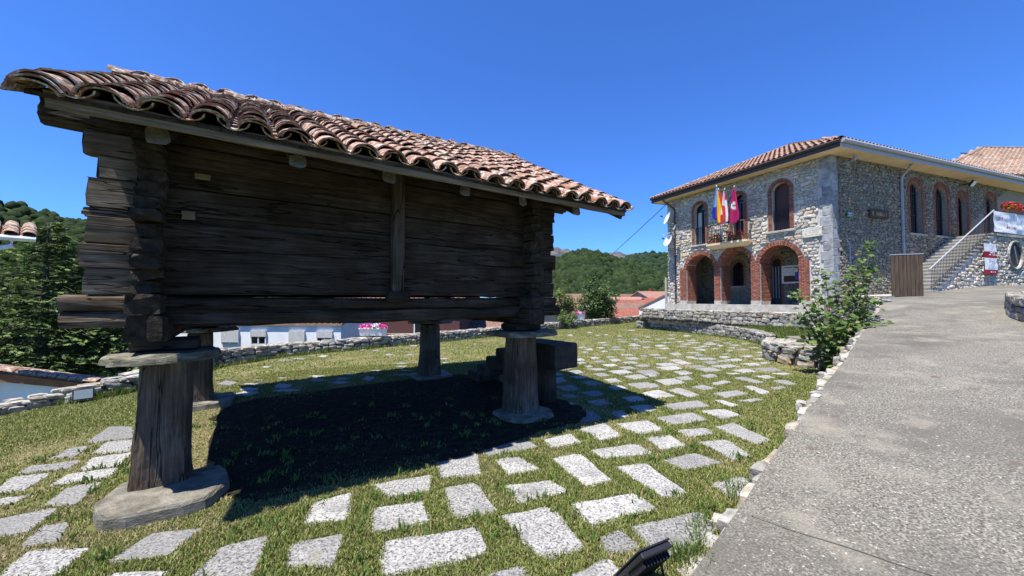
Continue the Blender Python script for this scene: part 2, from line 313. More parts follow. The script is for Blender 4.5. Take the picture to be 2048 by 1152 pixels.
def mat4(loc, rot=None, sc=(1, 1, 1)):
    M = Matrix.Translation(loc)
    if rot is not None: M = M @ rot.to_4x4()
    return M @ Matrix.Diagonal((*sc, 1))
# rounded lumpy stone templates: unit box -.5..+.5, quads only
def stone_templates(k=10, seed=3):
    out = []; rg = random.Random(seed)
    for _ in range(k):
        bm = bmesh.new(); bmesh.ops.create_cube(bm, size=1.); bmesh.ops.subdivide_edges(bm, edges=bm.edges[:], cuts=2, use_grid_fill=True)
        off = Vector((rg.random()*50, rg.random()*50, rg.random()*50))
        for v in bm.verts:
            c = v.co.copy(); nrm = c.normalized()*.62
            v.co = c*.72+nrm*.30
            v.co += Vector((noise.noise(c*1.8+off), noise.noise(c*1.8+off+Vector((9, 0, 0))), noise.noise(c*1.8+off+Vector((0, 9, 0)))))*.13
        mx = [max(abs(v.co[a]) for v in bm.verts) for a in range(3)]
        for v in bm.verts: v.co = Vector((v.co[a]/mx[a]*.5 for a in range(3)))
        bm.verts.index_update(); out.append((np.array([v.co[:] for v in bm.verts]), np.array([[w.index for w in f.verts] for f in bm.faces]))); bm.free()
    return out
ST = stone_templates()
def stone_meshes(material, key):
    return [new_mesh('stone', [tuple(p) for p in v], [tuple(int(i) for i in q) for q in f], material) for v, f in ST]
def pieces(name, tmpl, meshes, mlist, sizes, material, parent, limit=300):
    """the largest `limit` become objects of their own sharing meshes; the rest one stuff part."""
    order = sorted(range(len(mlist)), key=lambda i: -sizes[i]); rest = order[limit:]
    for j, i in enumerate(order[:limit]): obj(name, meshes[i % len(meshes)], parent, mlist[i])
    if rest:
        groups = {}
        for i in rest: groups.setdefault(i % len(tmpl), []).append(i)
        Vs = []; tf = tmpl[0][1]; tints = []; n = len(tmpl[0][0]); k = 0
        for g, ids in groups.items():
            A = np.array([np.array(mlist[i]) for i in ids]); V = np.einsum('kij,nj->kni', A[:, :3, :3], tmpl[g][0])+A[:, None, :3, 3]
            Vs.append(V.reshape(-1, 3)); k += len(ids)
        # faces differ only if the templates differ: all share topology
        raw_mesh(name, np.concatenate(Vs), tf, k, n, material, RNG.random(k), parent)
def slab(mb, poly, z0, z1, bev=.02, jit=.01, seg=3, mi=0, zf=None, topj=0.):
    """irregular stone slab from a plan polygon (list of 2D)."""
    pts = []
    n = len(poly); sgn = sum(poly[i][0]*poly[(i+1) % n][1]-poly[(i+1) % n][0]*poly[i][1] for i in range(n))
    if sgn < 0: poly = poly[::-1]
    for i in range(n):
        a = Vector(poly[i][:2]); b = Vector(poly[(i+1) % n][:2])
        for k in range(seg):
            p = a.lerp(b, k/seg); p += Vector((random.uniform(-1, 1), random.uniform(-1, 1)))*jit; pts.append(p)
    # round corners a bit
    m = len(pts); pts = [pts[i]*.7+(pts[i-1]+pts[(i+1) % m])*.15 for i in range(m)]
    c = sum(pts, Vector((0, 0)))/m; z = zf or (lambda x, y: 0.)
    def ring(sh, h, tj=0.): 
        o = []
        for p in pts:
            q = c+(p-c)*(1-sh/max(.05, (p-c).length)); o.append((q.x, q.y, z(q.x, q.y)+h+random.uniform(-tj, tj)))
        return o
    R_ = [ring(-.01, z0), ring(0, z1-bev, topj), ring(bev*.8, z1, topj)]
    mb.sweep(R_, mi); return mb
# ================================================================== THE SETTING
# building frame (needed by the terrace as well)
FD = az(-25.2); NF = az(-115.2); WD = az(70); NW = az(160); CD = 16.
_c = ray(1668, 600); CC = Vector((_c[0]/_c[1]*CD, CD, 0))
def fac(px, py, off=0.):      # pixel -> (s along facade from the near corner, z) on the facade plane moved outwards by off
    o = CC+NF*off; p = on_plane(px, py, o, NF); return (p-CC).dot(FD), p.z
def wng(px, py, off=0.):
    o = CC+NW*off; p = on_plane(px, py, o, NW); return (p-CC).dot(WD), p.z
def FP(s, off, z): p = CC+FD*s+NF*off; return Vector((p.x, p.y, z))
def WP(t, off, z): p = CC+WD*t+NW*off; return Vector((p.x, p.y, z))
# --- valley ground to the horizon
mb = MB(); n = 48
ringr = [0, 20, 45, 90, 200, 500, 1200, 3000, 5500]
V = []; F = []
for i, r in enumerate(ringr):
    for k in range(n):
        a = 2*math.pi*k/n; zz = -5.2-.012*min(r, 200)+(.0 if r < 900 else -2)
        V.append((r*math.cos(a), r*math.sin(a), zz))
for i in range(len(ringr)-1):
    for k in range(n): F.append((i*n+k, i*n+(k+1) % n, (i+1)*n+(k+1) % n, (i+1)*n+k))
mb.add(V, F); tag(mb.build('ground', M_FIELD), 'green valley floor below the village spreading to the hills', 'ground', kind='structure')
# --- lawn: one sheet with a falling left side, bounded by the garden wall
wallpx = [(-150, 868), (0, 830), (130, 806), (265, 783), (420, 737), (560, 714), (700, 700), (860, 685), (1000, 671), (1115, 658), (1200, 650), (1285, 642)]
wallh = [.16, .19, .24, .34, .52, .44, .38, .40, .40, .40, .42, .45]
WALLP = [gnd(*p) for p in wallpx]
WALLP.append(FP(8.8, 1.6, .55)); wallh.append(.55)
edge = [(p.x, p.y) for p in WALLP]
lawn_poly = edge+[(FP(-2, .5, 0).x, FP(-2, .5, 0).y), (16., 12.), (9., -3.5), (-13., -3.5)]
def inside(poly, X, Y):
    X = np.asarray(X); Y = np.asarray(Y); res = np.zeros(X.shape, bool); n = len(poly)
    for i in range(n):
        x1, y1 = poly[i]; x2, y2 = poly[(i+1) % n]
        if y1 == y2: continue
        c = ((y1 > Y) != (y2 > Y)) & (X < (x2-x1)*(Y-y1)/(y2-y1)+x1); res ^= c
    return res
st = .3; xs = np.arange(-14, 16.3, st); ys = np.arange(-3.6, 32, st); idx = {}; V = []; F = []
XX, YY = np.meshgrid(xs, ys, indexing='ij'); IN = inside(lawn_poly, XX+st/2, YY+st/2)
def vid(i, j):
    if (i, j) not in idx:
        idx[(i, j)] = len(V); x, y = xs[i], ys[j]; V.append((x, y, gz(x, y)+.012*noise.noise(Vector((x*.9, y*.9, 0)))))
    return idx[(i, j)]
for i in range(len(xs)-1):
    for j in range(len(ys)-1):
        if IN[i, j]: F.append((vid(i, j), vid(i+1, j), vid(i+1, j+1), vid(i, j+1)))
lawn = obj('lawn', new_mesh('lawn', V, F, M_SOIL, smooth=True)); tag(lawn, 'mown village green with granite slabs set in the grass', 'lawn', kind='structure')
# --- granite pavers set in the lawn (traced quads near by, centre + size further off)
Q = """176,887,219,855,264,856,264,878;111,916,135,901,173,895,152,912;38,948,62,934,152,923,133,937;191,906,217,887,262,884,258,903;165,939,187,917,257,908,233,933;-11,987,27,956,93,949,51,979;
110,970,138,950,230,938,214,956;93,1012,135,979,198,969,152,1009;-16,1016,0,1000,51,993,30,1005;-11,1073,-11,1043,111,1022,49,1070;50,1090,87,1057,132,1049,118,1084;0,1160,62,1108,175,1100,100,1156;
222,1122,303,1070,393,1061,330,1112;385,1160,448,1098,533,1076,500,1156;210,1168,235,1147,325,1143,310,1168;581,1132,588,1093,684,1071,664,1130;613,1047,632,1010,699,990,689,1040;749,972,859,952,856,982,779,995;
750,1018,840,1007,855,1044,750,1064;890,978,949,969,994,1022,911,1035;773,1086,952,1058,971,1109,774,1153;884,956,875,913,951,909,959,949;964,888,1053,883,1075,895,979,913;993,922,1035,917,1079,940,1017,950;
1089,880,1141,870,1160,887,1105,895;1163,860,1210,849,1239,873,1200,881;1235,849,1294,843,1323,860,1275,866;1105,920,1162,911,1220,961,1172,974;1183,902,1268,889,1305,907,1209,919;1015,974,1096,964,1134,985,1040,1006;
1233,937,1294,930,1374,986,1325,994;1151,1011,1264,989,1310,1018,1184,1050;1006,1036,1098,1017,1167,1097,1081,1113;1204,1081,1242,1066,1273,1096,1221,1107;1268,1057,1395,1025,1436,1056,1335,1125;1140,1155,1218,1124,1245,1165,1180,1185;
984,1150,1042,1139,1052,1165,1000,1180;1325,921,1389,908,1441,927,1371,939;1426,968,1484,956,1512,980,1466,996;1294,878,1340,873,1369,892,1325,899;1400,886,1453,881,1499,913,1466,919;1432,855,1469,847,1536,878,1508,887;
1360,861,1411,857,1420,867,1380,874;1313,837,1383,827,1411,840,1346,849;1404,824,1447,820,1479,831,1444,837;1325,811,1395,802,1417,814,1349,820;1430,802,1445,801,1474,810,1462,814;1479,802,1510,798,1527,801,1499,805;
1488,774,1504,773,1539,784,1523,789;1430,787,1472,781,1493,788,1451,796;1468,758,1487,755,1529,765,1512,768;1338,781,1363,777,1397,790,1378,795;1285,787,1317,780,1348,793,1310,797;1382,774,1407,771,1430,777,1407,780;
1422,767,1449,762,1460,766,1434,771;1508,753,1533,751,1550,756,1533,758;1546,762,1569,760,1592,768,1573,771;1542,777,1565,773,1571,777,1556,780"""
FL = [(210,505,310,45),(345,555,200,45),(625,590,190,40),(365,615,210,45),(200,650,330,75),(490,487,240,28),(790,487,280,35),(620,522,260,45),(1000,535,220,35),(870,565,150,20),(1240,520,270,40),(1380,565,180,20),(1070,470,200,30),(640,447,160,35),(770,432,170,20),(570,408,290,25),(890,420,200,25),(1140,410,90,15),(1200,455,120,12),(345,450,140,25),(280,425,130,25),(125,400,170,20),(410,390,130,18),(780,390,130,20),(1020,380,150,20),(180,465,220,35),(265,358,120,25),(510,368,130,15),(450,345,140,12),(55,367,110,14),(800,358,90,10),(965,310,130,14),(680,305,90,10),(540,315,90,10),(340,278,90,12),(490,293,110,12),(105,270,110,18),(155,298,100,12),(640,255,160,18),(460,238,150,16),(380,255,100,12),(800,243,90,10),(570,278,120,10),(735,273,70,9),(900,268,110,12),(860,292,80,9),(1080,290,90,8),(990,252,80,8),(180,240,130,12),(310,228,90,8),(225,198,120,12),(90,203,90,10),(385,168,110,16),(230,158,100,10),(620,235,70,8),(690,218,80,8),(440,215,120,9),(840,322,70,8),(1150,340,80,8),(1160,368,90,12),(20,580,130,50),(20,690,140,50)]
GL = [(600,355,100,25),(760,275,130,14),(790,305,110,10),(730,335,90,12),(920,330,110,14),(910,357,200,16),(1000,265,140,14),(1120,292,110,14),(1150,235,110,22),(1150,310,160,14),(1140,345,150,14),(1270,268,230,10),(1290,330,100,16),(660,460,100,20),(470,480,130,25),(500,520,150,22),(850,447,110,14),(910,485,140,30),(1110,465,170,28),(1250,438,90,18),(1050,425,180,14),(720,503,130,20),(1080,517,200,28),(850,550,220,35),(1060,582,210,40),(1230,553,190,35),(590,565,110,25),(690,600,240,35),(430,630,200,45),(740,665,200,45),(980,635,300,50),(1310,640,280,80),(470,695,230,40),(620,765,220,60),(880,735,200,50),(1160,695,280,60),(1240,790,350,70),(940,820,220,50),(210,655,140,40),(310,590,180,25),(960,198,70,10),(1100,127,90,10),(600,153,80,8),(1300,207,80,10),(370,185,60,8),(700,190,60,6),(800,180,50,6),(960,235,60,8),(540,388,80,8),(780,380,80,10),(510,330,90,8)]
EL = [(440,440,280,60),(730,500,290,60),(450,530,180,40),(450,640,220,60),(800,610,280,70),(1310,680,300,90),(1040,745,180,80),(650,765,360,110),(1200,565,300,70),(330,350,180,60)]
HL = [(230,437,160,40),(140,535,130,40),(390,520,170,45),(400,485,160,25),(430,445,200,14),(680,460,160,40),(710,500,270,20),(960,410,130,25),(960,380,120,10),(1170,400,120,18),(1150,432,140,20),(1240,365,120,12),(1010,215,70,16),(820,235,120,8),(700,248,120,8),(1335,163,50,8),(1440,170,60,8),(1550,202,70,12),(1720,205,70,8),(1650,300,100,10),(1680,335,80,10),(1450,335,80,10),(1450,357,90,8),(480,412,90,8),(680,395,80,6),(545,305,70,6),(1650,275,120,6),(1640,130,60,8),(1750,130,60,8),(1380,400,100,40),(1660,368,280,14),(2000,235,70,8),(2010,270,60,8)]
quads = []
for q in Q.replace('\n', '').split(';'):
    a = [float(x) for x in q.split(',')]; quads.append([(a[i], a[i+1]) for i in range(0, 8, 2)])
for lst, ox, oy, sc in ((FL, 1300, 640, .191), (GL, 1080, 640, .166), (EL, 1060, 700, .1736), (HL, 400, 660, .2441)):
    for (x, y, w, h) in lst:
        cx, cy = ox+x*sc, oy+y*sc; w *= sc; h = max(h*sc, 2.2); j = lambda: random.uniform(.85, 1.15)
        k = -1 if lst is HL else 1
        quads.append([(cx-.5*w*j(), cy-.22*k*h*j()), (cx+.14*k*w, cy-.5*h*j()), (cx+.48*w*j(), cy+.2*k*h*j()), (cx-.1*k*w, cy+.5*h*j())])
PAV = []
for q in quads:
    P = [gnd(*p) for p in q]; c = sum(P, Vector())/4
    P = [Vector((p.x, p.y)) for p in P]; c2 = Vector((c.x, c.y))
    for i, p in enumerate(P):        # keep real paver sizes where a grazing pixel would stretch one
        d = p-c2
        if d.length > .62: P[i] = c2+d*(.62/d.length)
    P = [c2+(p-c2)*(1+.045/max(.12, (p-c2).length)) for p in P]
    PAV.append(P)
    mb = MB(); slab(mb, P, -.05, .009, bev=.012, jit=.020 if c.y < 8 else .024, seg=5, zf=lambda x, y: gz(x, y)+.012*noise.noise(Vector((x*.9, y*.9, 0))), topj=.002)
    mb.build('paver', M_GRANITE, lawn)
# --- concrete road climbing to the building
RE0 = Vector((1.456, 2.76, 0)); RD = az(47.3); RN = Vector((RD.y, -RD.x, 0))
def road_z(x, y):
    q = (x-RE0.x)*RD.x+(y-RE0.y)*RD.y
    return .1+.1044*q if q < 15.2 else .1+.1044*15.2+.075*(q-15.2)
V = []; F = []
qs = [-6+.6*i for i in range(52)]; nsr = 20
def road_edge(q):   # uneven left edge
    return .06*noise.noise(Vector((q*1.3, 3, 0)))+.05*noise.noise(Vector((q*4.1, 7, 0)))
for q in qs:
    for k in range(nsr+1):
        w = road_edge(q) if k == 0 else k*(.55+.03*k)
        p = RE0+RD*q+RN*w; V.append((p.x, p.y, road_z(p.x, p.y)+(.006*noise.noise(Vector((p.x*1.5, p.y*1.5, 2))) if k else -.01)))
m1 = nsr+1
for i in range(len(qs)-1):
    for k in range(nsr): F.append((i*m1+k, i*m1+k+1, (i+1)*m1+k+1, (i+1)*m1+k))
nb = len(V)     # retaining face under the left edge
for i, q in enumerate(qs): x, y, z = V[i*m1]; V.append((x+.02, y, min(z-.05, -.35)))
for i in range(len(qs)-1): F.append((i*m1, (i+1)*m1, nb+i+1, nb+i))
road = obj('road', new_mesh('road', V, F, M_ROAD)); tag(road, 'worn grey concrete lane climbing beside the lawn towards the stone building', 'road', kind='structure')
# expansion joints of the road
for q0, dq in ((.35, .5), (8.6, .2)):
    mb = MB(); pts = []
    for k in range(26):
        w = k*.28+.1; p = RE0+RD*(q0+dq*w*.12+.02*noise.noise(Vector((w*3, q0, 0))))+RN*w; pts.append((p.x, p.y, road_z(p.x, p.y)+.0035))
    Vv = []
    for i, p in enumerate(pts):
        h = .003+.004*abs(noise.noise(Vector((i*.7, q0, 1)))); Vv += [(p[0]-RD.x*h, p[1]-RD.y*h, p[2]+.002), (p[0]+RD.x*h, p[1]+RD.y*h, p[2]+.002)]
    mb.add(Vv, [(2*i, 2*i+1, 2*i+3, 2*i+2) for i in range(len(pts)-1)]); mb.build('expansion_joint', M_DARKJOINT, road)
# stones along the road's edge, each its own piece
sm_road = stone_meshes(M_STONE, 'road')
q = -1.2; i = 0
while q < 14.2:
    L_ = random.uniform(.16, .42)*(1 if q < 6 else 1.3); wd = random.uniform(.10, .24)
    p = RE0+RD*(q+L_/2)+RN*(road_edge(q+L_/2)+random.uniform(-.05, .04)); z = road_z(p.x, p.y)
    Rm = Matrix.Rotation(math.atan2(RD.y, RD.x)+random.uniform(-.2, .2), 3, 'Z') @ Matrix.Rotation(random.uniform(-.12, .12), 3, 'X') @ Matrix.Rotation(-.10+random.uniform(-.04, .04), 3, 'Y')
    obj('stone', sm_road[i % 10], road, mat4((p.x, p.y, z-.115+random.uniform(-.02, .008)), Rm, (L_, wd*.95, .205))); q += L_*.93; i += 1
    if random.random() < .3:
        p2 = p-RN*random.uniform(.08, .16); obj('stone', sm_road[(i+4) % 10], road, mat4((p2.x, p2.y, z-.16), Rm, (L_*.6, wd*.8, .2)))
# --- rubble garden walls
def rubble_wall(name, pts, heights, thick, label, cat='wall', course=(.11, .18), width=(.16, .36), limit=300, mat=M_STONE, cap=True, group=None, sides=(1,), zbot=None, core=M_DARKJOINT, base_drop=.05):
    """pts: plan polyline with ground z; the front face is on the left of travel (+normal)."""
    P = [Vector(p) for p in pts]; seg = [(P[i+1]-P[i]).xy.length for i in range(len(P)-1)]; tot = sum(seg)
    r = root(name, (P[len(P)//2].x, P[len(P)//2].y, P[len(P)//2].z), 0, label, cat, group)
    o0 = ROOT[r.name].translation
    def pos(d):
        i = 0
        while i < len(seg)-1 and d > seg[i]: d -= seg[i]; i += 1
        f = max(0, min(1, d/seg[i])); p = P[i].lerp(P[i+1], f); t = (P[i+1]-P[i]); t.z = 0; t.normalize()
        # smooth the direction
        if f > .5 and i < len(seg)-1: t2 = (P[i+2]-P[i+1]); t2.z = 0; t = t.lerp(t2.normalized(), f-.5).normalized()
        elif f < .5 and i > 0: t2 = (P[i]-P[i-1]); t2.z = 0; t = t.lerp(t2.normalized(), .5-f).normalized()
        return p, t, heights[i]*(1-f)+heights[i+1]*f
    # core
    mbc = MB(); rings = []; ns = max(6, int(tot/.5))
    for k in range(ns+1):
        p, t, h = pos(tot*k/ns); nn = Vector((-t.y, t.x, 0)); zb = (p.z-base_drop if zbot is None else zbot)
        a = p+nn*(thick/2-.05); b = p-nn*(thick/2-.05); zt = p.z+h-.05
        rings.append([(a.x, a.y, zb), (a.x, a.y, zt), (b.x, b.y, zt), (b.x, b.y, min(zb, p.z-.1))])
    mbc.sweep(rings); mbc.build('core', core, r, world=True)
    ml = []; sz = []
    for sd in sides:
        z = 0.; hmax = max(heights)
        while z < hmax-.02:
            ch = random.uniform(*course); d = random.uniform(-.2, 0)
            while d < tot:
                w = random.uniform(*width); p, t, h = pos(min(max(d+w/2, 0), tot))
                if z+ch*.45 < h:
                    nn = Vector((-t.y, t.x, 0))*sd; hh = min(ch*random.uniform(.9, 1.12), max(.06, h-z)); zc = p.z+z+hh/2+random.uniform(-.02, .02)-base_drop*.3
                    dep = random.uniform(.14, .2); c = p+nn*(thick/2-dep/2+random.uniform(.0, .035))
                    Rm = Matrix.Rotation(math.atan2(t.y, t.x), 3, 'Z') @ Matrix.Rotation(random.uniform(-.14, .14), 3, 'Y') @ Matrix.Rotation(random.uniform(-.12, .12), 3, 'Z')
                    ml.append(mat4((c.x-o0.x, c.y-o0.y, zc-o0.z), Rm, (w*1.02, dep, hh))); sz.append(w*hh/(c.length))
                d += w
            z += ch*.96
    if cap:
        for row in range(2 if thick < .6 else 3):
            d = random.uniform(-.2, 0); nr = 2 if thick < .6 else 3
            while d < tot:
                w = random.uniform(width[0]*1.1, width[1]*1.4); p, t, h = pos(min(max(d+w/2, 0), tot)); nn = Vector((-t.y, t.x, 0))
                c = p+nn*((row+.5)/nr-.5)*thick*1.02
                Rm = Matrix.Rotation(math.atan2(t.y, t.x), 3, 'Z') @ Matrix.Rotation(random.uniform(-.06, .06), 3, 'Y') @ Matrix.Rotation(random.uniform(-.06, .06), 3, 'X')
                hh = random.uniform(.09, .14); ml.append(mat4((c.x-o0.x, c.y-o0.y, p.z+h-.04+random.uniform(-.015, .02)-o0.z), Rm, (w*1.02, thick/nr*1.08, hh))); sz.append(w*hh*1.6/c.length)
                d += w
    pieces('stone', ST, stone_meshes(mat, name), ml, sz, mat, r, limit)
    return r
rubble_wall('garden_wall', [tuple(p) for p in WALLP[::-1]], wallh[::-1], .42, 'long low rubble wall closing the far side of the lawn', width=(.18, .38), zbot=-5.4)
# curved low retaining wall of the grass terrace
tp = [at_z(px, py, 0.) for px, py in ((1275, 656), (1300, 658), (1345, 662), (1400, 668), (1455, 674), (1505, 682), (1548, 694))]
TW = [p+Vector((.12, .12, 0)) for p in tp]
th = [.40, .46, .52, .54, .52, .48, .42]
rubble_wall('terrace_wall', [tuple(p) for p in TW[::-1]], th[::-1], .45, 'curved low dry stone wall edging the grass terrace', width=(.18, .4), course=(.13, .2))
nw = [Vector((9.05, 13.0, 0)), Vector((8.0, 11.6, 0)), Vector((7.75, 10.75, 0)), Vector((8.05, 10.05, 0)), Vector((8.9, 9.45, 0))]
rubble_wall('terrace_wall_end', [tuple(p) for p in nw[::-1]], [.42, .5, .52, .5, .44], .85, 'thick flat topped stone wall stub beside the leafy shrub', width=(.2, .46), course=(.13, .2))
# upper wall before the porch
uw0 = FP(8.9, 1.7, .78); uw1 = FP(-.35, 1.7, .66)
rubble_wall('porch_wall', [tuple(uw1), tuple(FP(3, 1.7, .69)), tuple(FP(6, 1.7, .74)), tuple(uw0)], [.54, .52, .48, .46], .45, 'rubble wall in front of the arched porch', width=(.2, .45), course=(.14, .22), base_drop=.2)
# terrace grass between the two walls, and the paved strip up to the porch
mb = MB(); V = []; na = 24
def tw_pos(f):
    f *= len(TW)-1; i = min(int(f), len(TW)-2); return TW[i].lerp(TW[i+1], f-i)
for i in range(na+1):
    a = tw_pos(i/na); b = uw0.lerp(uw1, i/na)
    for k in range(7):
        p = a.lerp(b, k/6); z = .40+(b.z+.02-.40)*(k/6); V.append((p.x, p.y, z))
F = [(i*7+k, i*7+k+1, (i+1)*7+k+1, (i+1)*7+k) for i in range(na) for k in range(6)]
mb.add(V, F); TERV = V
# continue the terrace to the road's retaining wall
e0 = TW[-1]; V2 = [(e0.x, e0.y, .40), (uw1.x, uw1.y, uw1.z+.02), (14., 14.2, .8), (11.2, 12.0, .55), (9.0, 9.9, .42), (8.3, 10.4, .4)]
mb.add(V2, [(0, 1, 2, 3), (0, 3, 4, 5)]); tag(mb.build('terrace', M_SOIL, smooth=True), 'narrow grass terrace between the two stone walls below the porch', 'terrace', kind='structure')
mb = MB(); mb.hexa([tuple(FP(s, o, .4)) for s, o in ((8.9, 1.6), (8.9, -.2), (.1, -.2), (.1, 1.6))]+[tuple(FP(s, o, 1.2)) for s, o in ((8.9, 1.6), (8.9, -.2), (.1, -.2), (.1, 1.6))])
tag(mb.build('porch_path', M_CONC), 'pale concrete strip in front of the arched porch', 'path', kind='structure')
mb = MB(); mb.hexa([tuple(WP(t, o, -.3)) for t, o in ((.1, 1.7), (30, 1.7), (30, -.3), (.1, -.3))]+[tuple(WP(t, o, 1.9+.03*max(0, t))) for t, o in ((.1, 1.7), (30, 1.7), (30, -.3), (.1, -.3))])
tag(mb.build('side_path', M_CONC), 'pale concrete landing along the side wall of the stone building', 'path', kind='structure')
# flat slab lying on the terrace
s0 = at_z(1608, 677, .46); mb = MB(); slab(mb, [(s0.x-.45, s0.y-.35), (s0.x+.4, s0.y-.5), (s0.x+.55, s0.y+.4), (s0.x-.3, s0.y+.5)], .36, .50, .02, .03)
tag(mb.build('stone_slab', M_SLATE), 'pale flat stone slab lying on the grass terrace by the shrub', 'slab')
# low dark wall on the far side of the road
rw = [Vector((13.6, 10.3, 0)), Vector((11.95, 8.95, 0)), Vector((11.35, 8.2, 0)), Vector((11.3, 7.2, 0)), Vector((11.8, 6.0, 0))]
for p in rw: p.z = road_z(p.x, p.y)
rubble_wall('roadside_wall', [tuple(p) for p in rw], [.4, .52, .56, .56, .55], .5, 'low dark stone wall bordering the far side of the lane', width=(.2, .5), sides=(1, -1), limit=120)

lw = [Vector((12.55, 13.05, .75)), Vector((12.9, 13.9, .75)), Vector((13.15, 14.8, .75)), Vector((13.35, 15.85, .75))]
rubble_wall('lane_wall', [tuple(p) for p in lw], [1.0, 1.1, 1.15, 1.2], .5, 'tall rubble wall carrying the top of the lane behind the shrub', width=(.2, .5), course=(.15, .24), base_drop=.3)
# ================================================================== THE GRANARY (local X along the long wall, Y away from the camera)
LFp = at_z(310, 1000, 0.)
GR = root('granary', (LFp.x, LFp.y, 0), R(34.9), 'old dark timber granary raised on four wooden posts under a clay tile roof', 'granary')
def nz(x, y=0., z=0.): return noise.noise(Vector((x, y, z)))
def timber(name, axis, a0, a1, c, w, h, mat, parent, cap=M_GRAIN, jit=.012, ends=.02, n=None, sag=0., seed=None, rot=0., chf=.16):
    """beam along local axis 0/1/2 from a0 to a1; c = centre of the other two axes; w,h = size; worn section and ragged ends."""
    sd = random.random()*100 if seed is None else seed; n = n or max(4, int(abs(a1-a0)/.18))
    prof = []
    k = chf
    for (u, v) in ((-.5+k, -.5), (-.17, -.5), (.17, -.5), (.5-k, -.5), (.5, -.5+k), (.5, -.12), (.5, .12), (.5, .5-k), (.5-k, .5), (.17, .5), (-.17, .5), (-.5+k, .5), (-.5, .5-k), (-.5, .12), (-.5, -.12), (-.5, -.5+k)): prof.append((u*w, v*h))
    rings = []
    for i in range(n+1):
        f = i/n; a = a0+(a1-a0)*f; ring = []
        for j, (u, v) in enumerate(prof):
            du = jit*(nz(a*1.3+sd, j*.45, 1)*1.6+nz(a*5+sd, j*1.9, 3)*.7); dv = jit*(nz(a*1.3+sd, j*.45, 11)*1.6+nz(a*5+sd, j*1.9, 13)*.7)
            ea = ends*(.7*nz(j*.9, sd, 21)+.5*nz(j*2.3, sd, 5)+.25*(random.random()-.5)) if i in (0, n) else 0
            sg = -sag*4*f*(1-f)
            u2, v2 = u+du, v+dv+sg
            if rot: u2, v2 = u2*math.cos(rot)-v2*math.sin(rot), u2*math.sin(rot)+v2*math.cos(rot)
            p = [0, 0, 0]; p[axis] = a+ea; o = [q for q in (0, 1, 2) if q != axis]; p[o[0]] = c[0]+u2; p[o[1]] = c[1]+v2; ring.append(tuple(p))
        rings.append(ring)
    mb = MB(); mb.sweep(rings, 0, 1); return mb.build(name, [mat, cap], parent)
# --- posts, base slabs, cap slabs
PX = (0.02, 4.12); PY = (.22, 3.74)
posts = []
for j, py in enumerate(PY):
    for i, px in enumerate(PX):
        zb = {(0, 0): .095, (1, 0): .07, (0, 1): .08, (1, 1): .05}[(i, j)]
        rings = []; sd = random.random()*50; w0 = (.43, .47, .40, .46)[2*j+i]; w1 = (.33, .39, .33, .36)[2*j+i]
        for k in range(13):
            f = k/12; z = zb-.01+(1.20-zb)*f; w = w0+(w1-w0)*(f**.8)+.02*nz(f*3, sd); ring = []
            flare = .012*max(0, .12-f)/.12
            for q in range(20):
                t = 2*math.pi*(q+.5)/20; cx, sx = math.cos(t), math.sin(t); e = .38
                u = math.copysign(abs(cx)**e, cx)*.5*w; v = math.copysign(abs(sx)**e, sx)*.5*w
                r = 1+.05*nz(q*1.7, z*1.2, sd)+.04*nz(q*.9, z*4, sd+9)+flare-(.05 if nz(q*2.1, z*.5, sd+20) > .42 else 0)
                ring.append((px+u*r+.02*nz(z, sd, 4), py+v*r, z+(0 if 0 < k < 12 else .006*nz(q, sd, 8))))
            rings.append(ring)
        mb = MB(); mb.sweep(rings, 0, 1); mb.build('post', [M_WPOST, M_GRAIN], GR)
        # cap slab
        poly = []
        for q in range(13):
            t = 2*math.pi*q/13; rr = random.uniform(.40, .52); poly.append((px+rr*1.12*math.cos(t), py+rr*math.sin(t)))
        mb = MB()
        if (i, j) == (0, 0):
            poly = [(-.33, -.10), (-.28, -.27), (-.05, -.33), (.2, -.31), (.38, -.18), (.42, .1), (.38, .4), (.15, .52), (-.15, .5), (-.34, .3)]
        if (i, j) == (1, 0):
            poly = [(3.60, -.06), (3.7, -.25), (4.0, -.32), (4.4, -.28), (4.60, -.08), (4.58, .3), (4.4, .5), (3.95, .56), (3.62, .42)]
        slab(mb, poly, 1.222, 1.288, bev=.022, jit=.03, seg=4, topj=.012); mb.build('cap_stone', M_CAPSTONE, GR)
        # base slab
        if (i, j) == (0, 0): poly = [(-.36, -.04), (-.24, -.44), (.38, -.47), (.54, -.16), (.47, .30), (-.28, .32)]
        elif (i, j) == (1, 0): poly = [(3.72, -.12), (3.95, -.26), (4.4, -.24), (4.54, .0), (4.46, .4), (4.0, .48), (3.72, .4)]
        else: poly = [(px-.42, py-.36), (px, py-.46), (px+.45, py-.34), (px+.5, py+.3), (px+.1, py+.5), (px-.4, py+.35)]
        mb = MB(); slab(mb, poly, -.08, zb+.01, bev=.022, jit=.022, seg=4, topj=.008); mb.build('base_stone', M_SLATE, GR)
        # packing block between cap and beams
        timber('packing_block', 0, px-.22, px+.24, (py, 1.343), .40, .105, M_WX, GR, jit=.008)
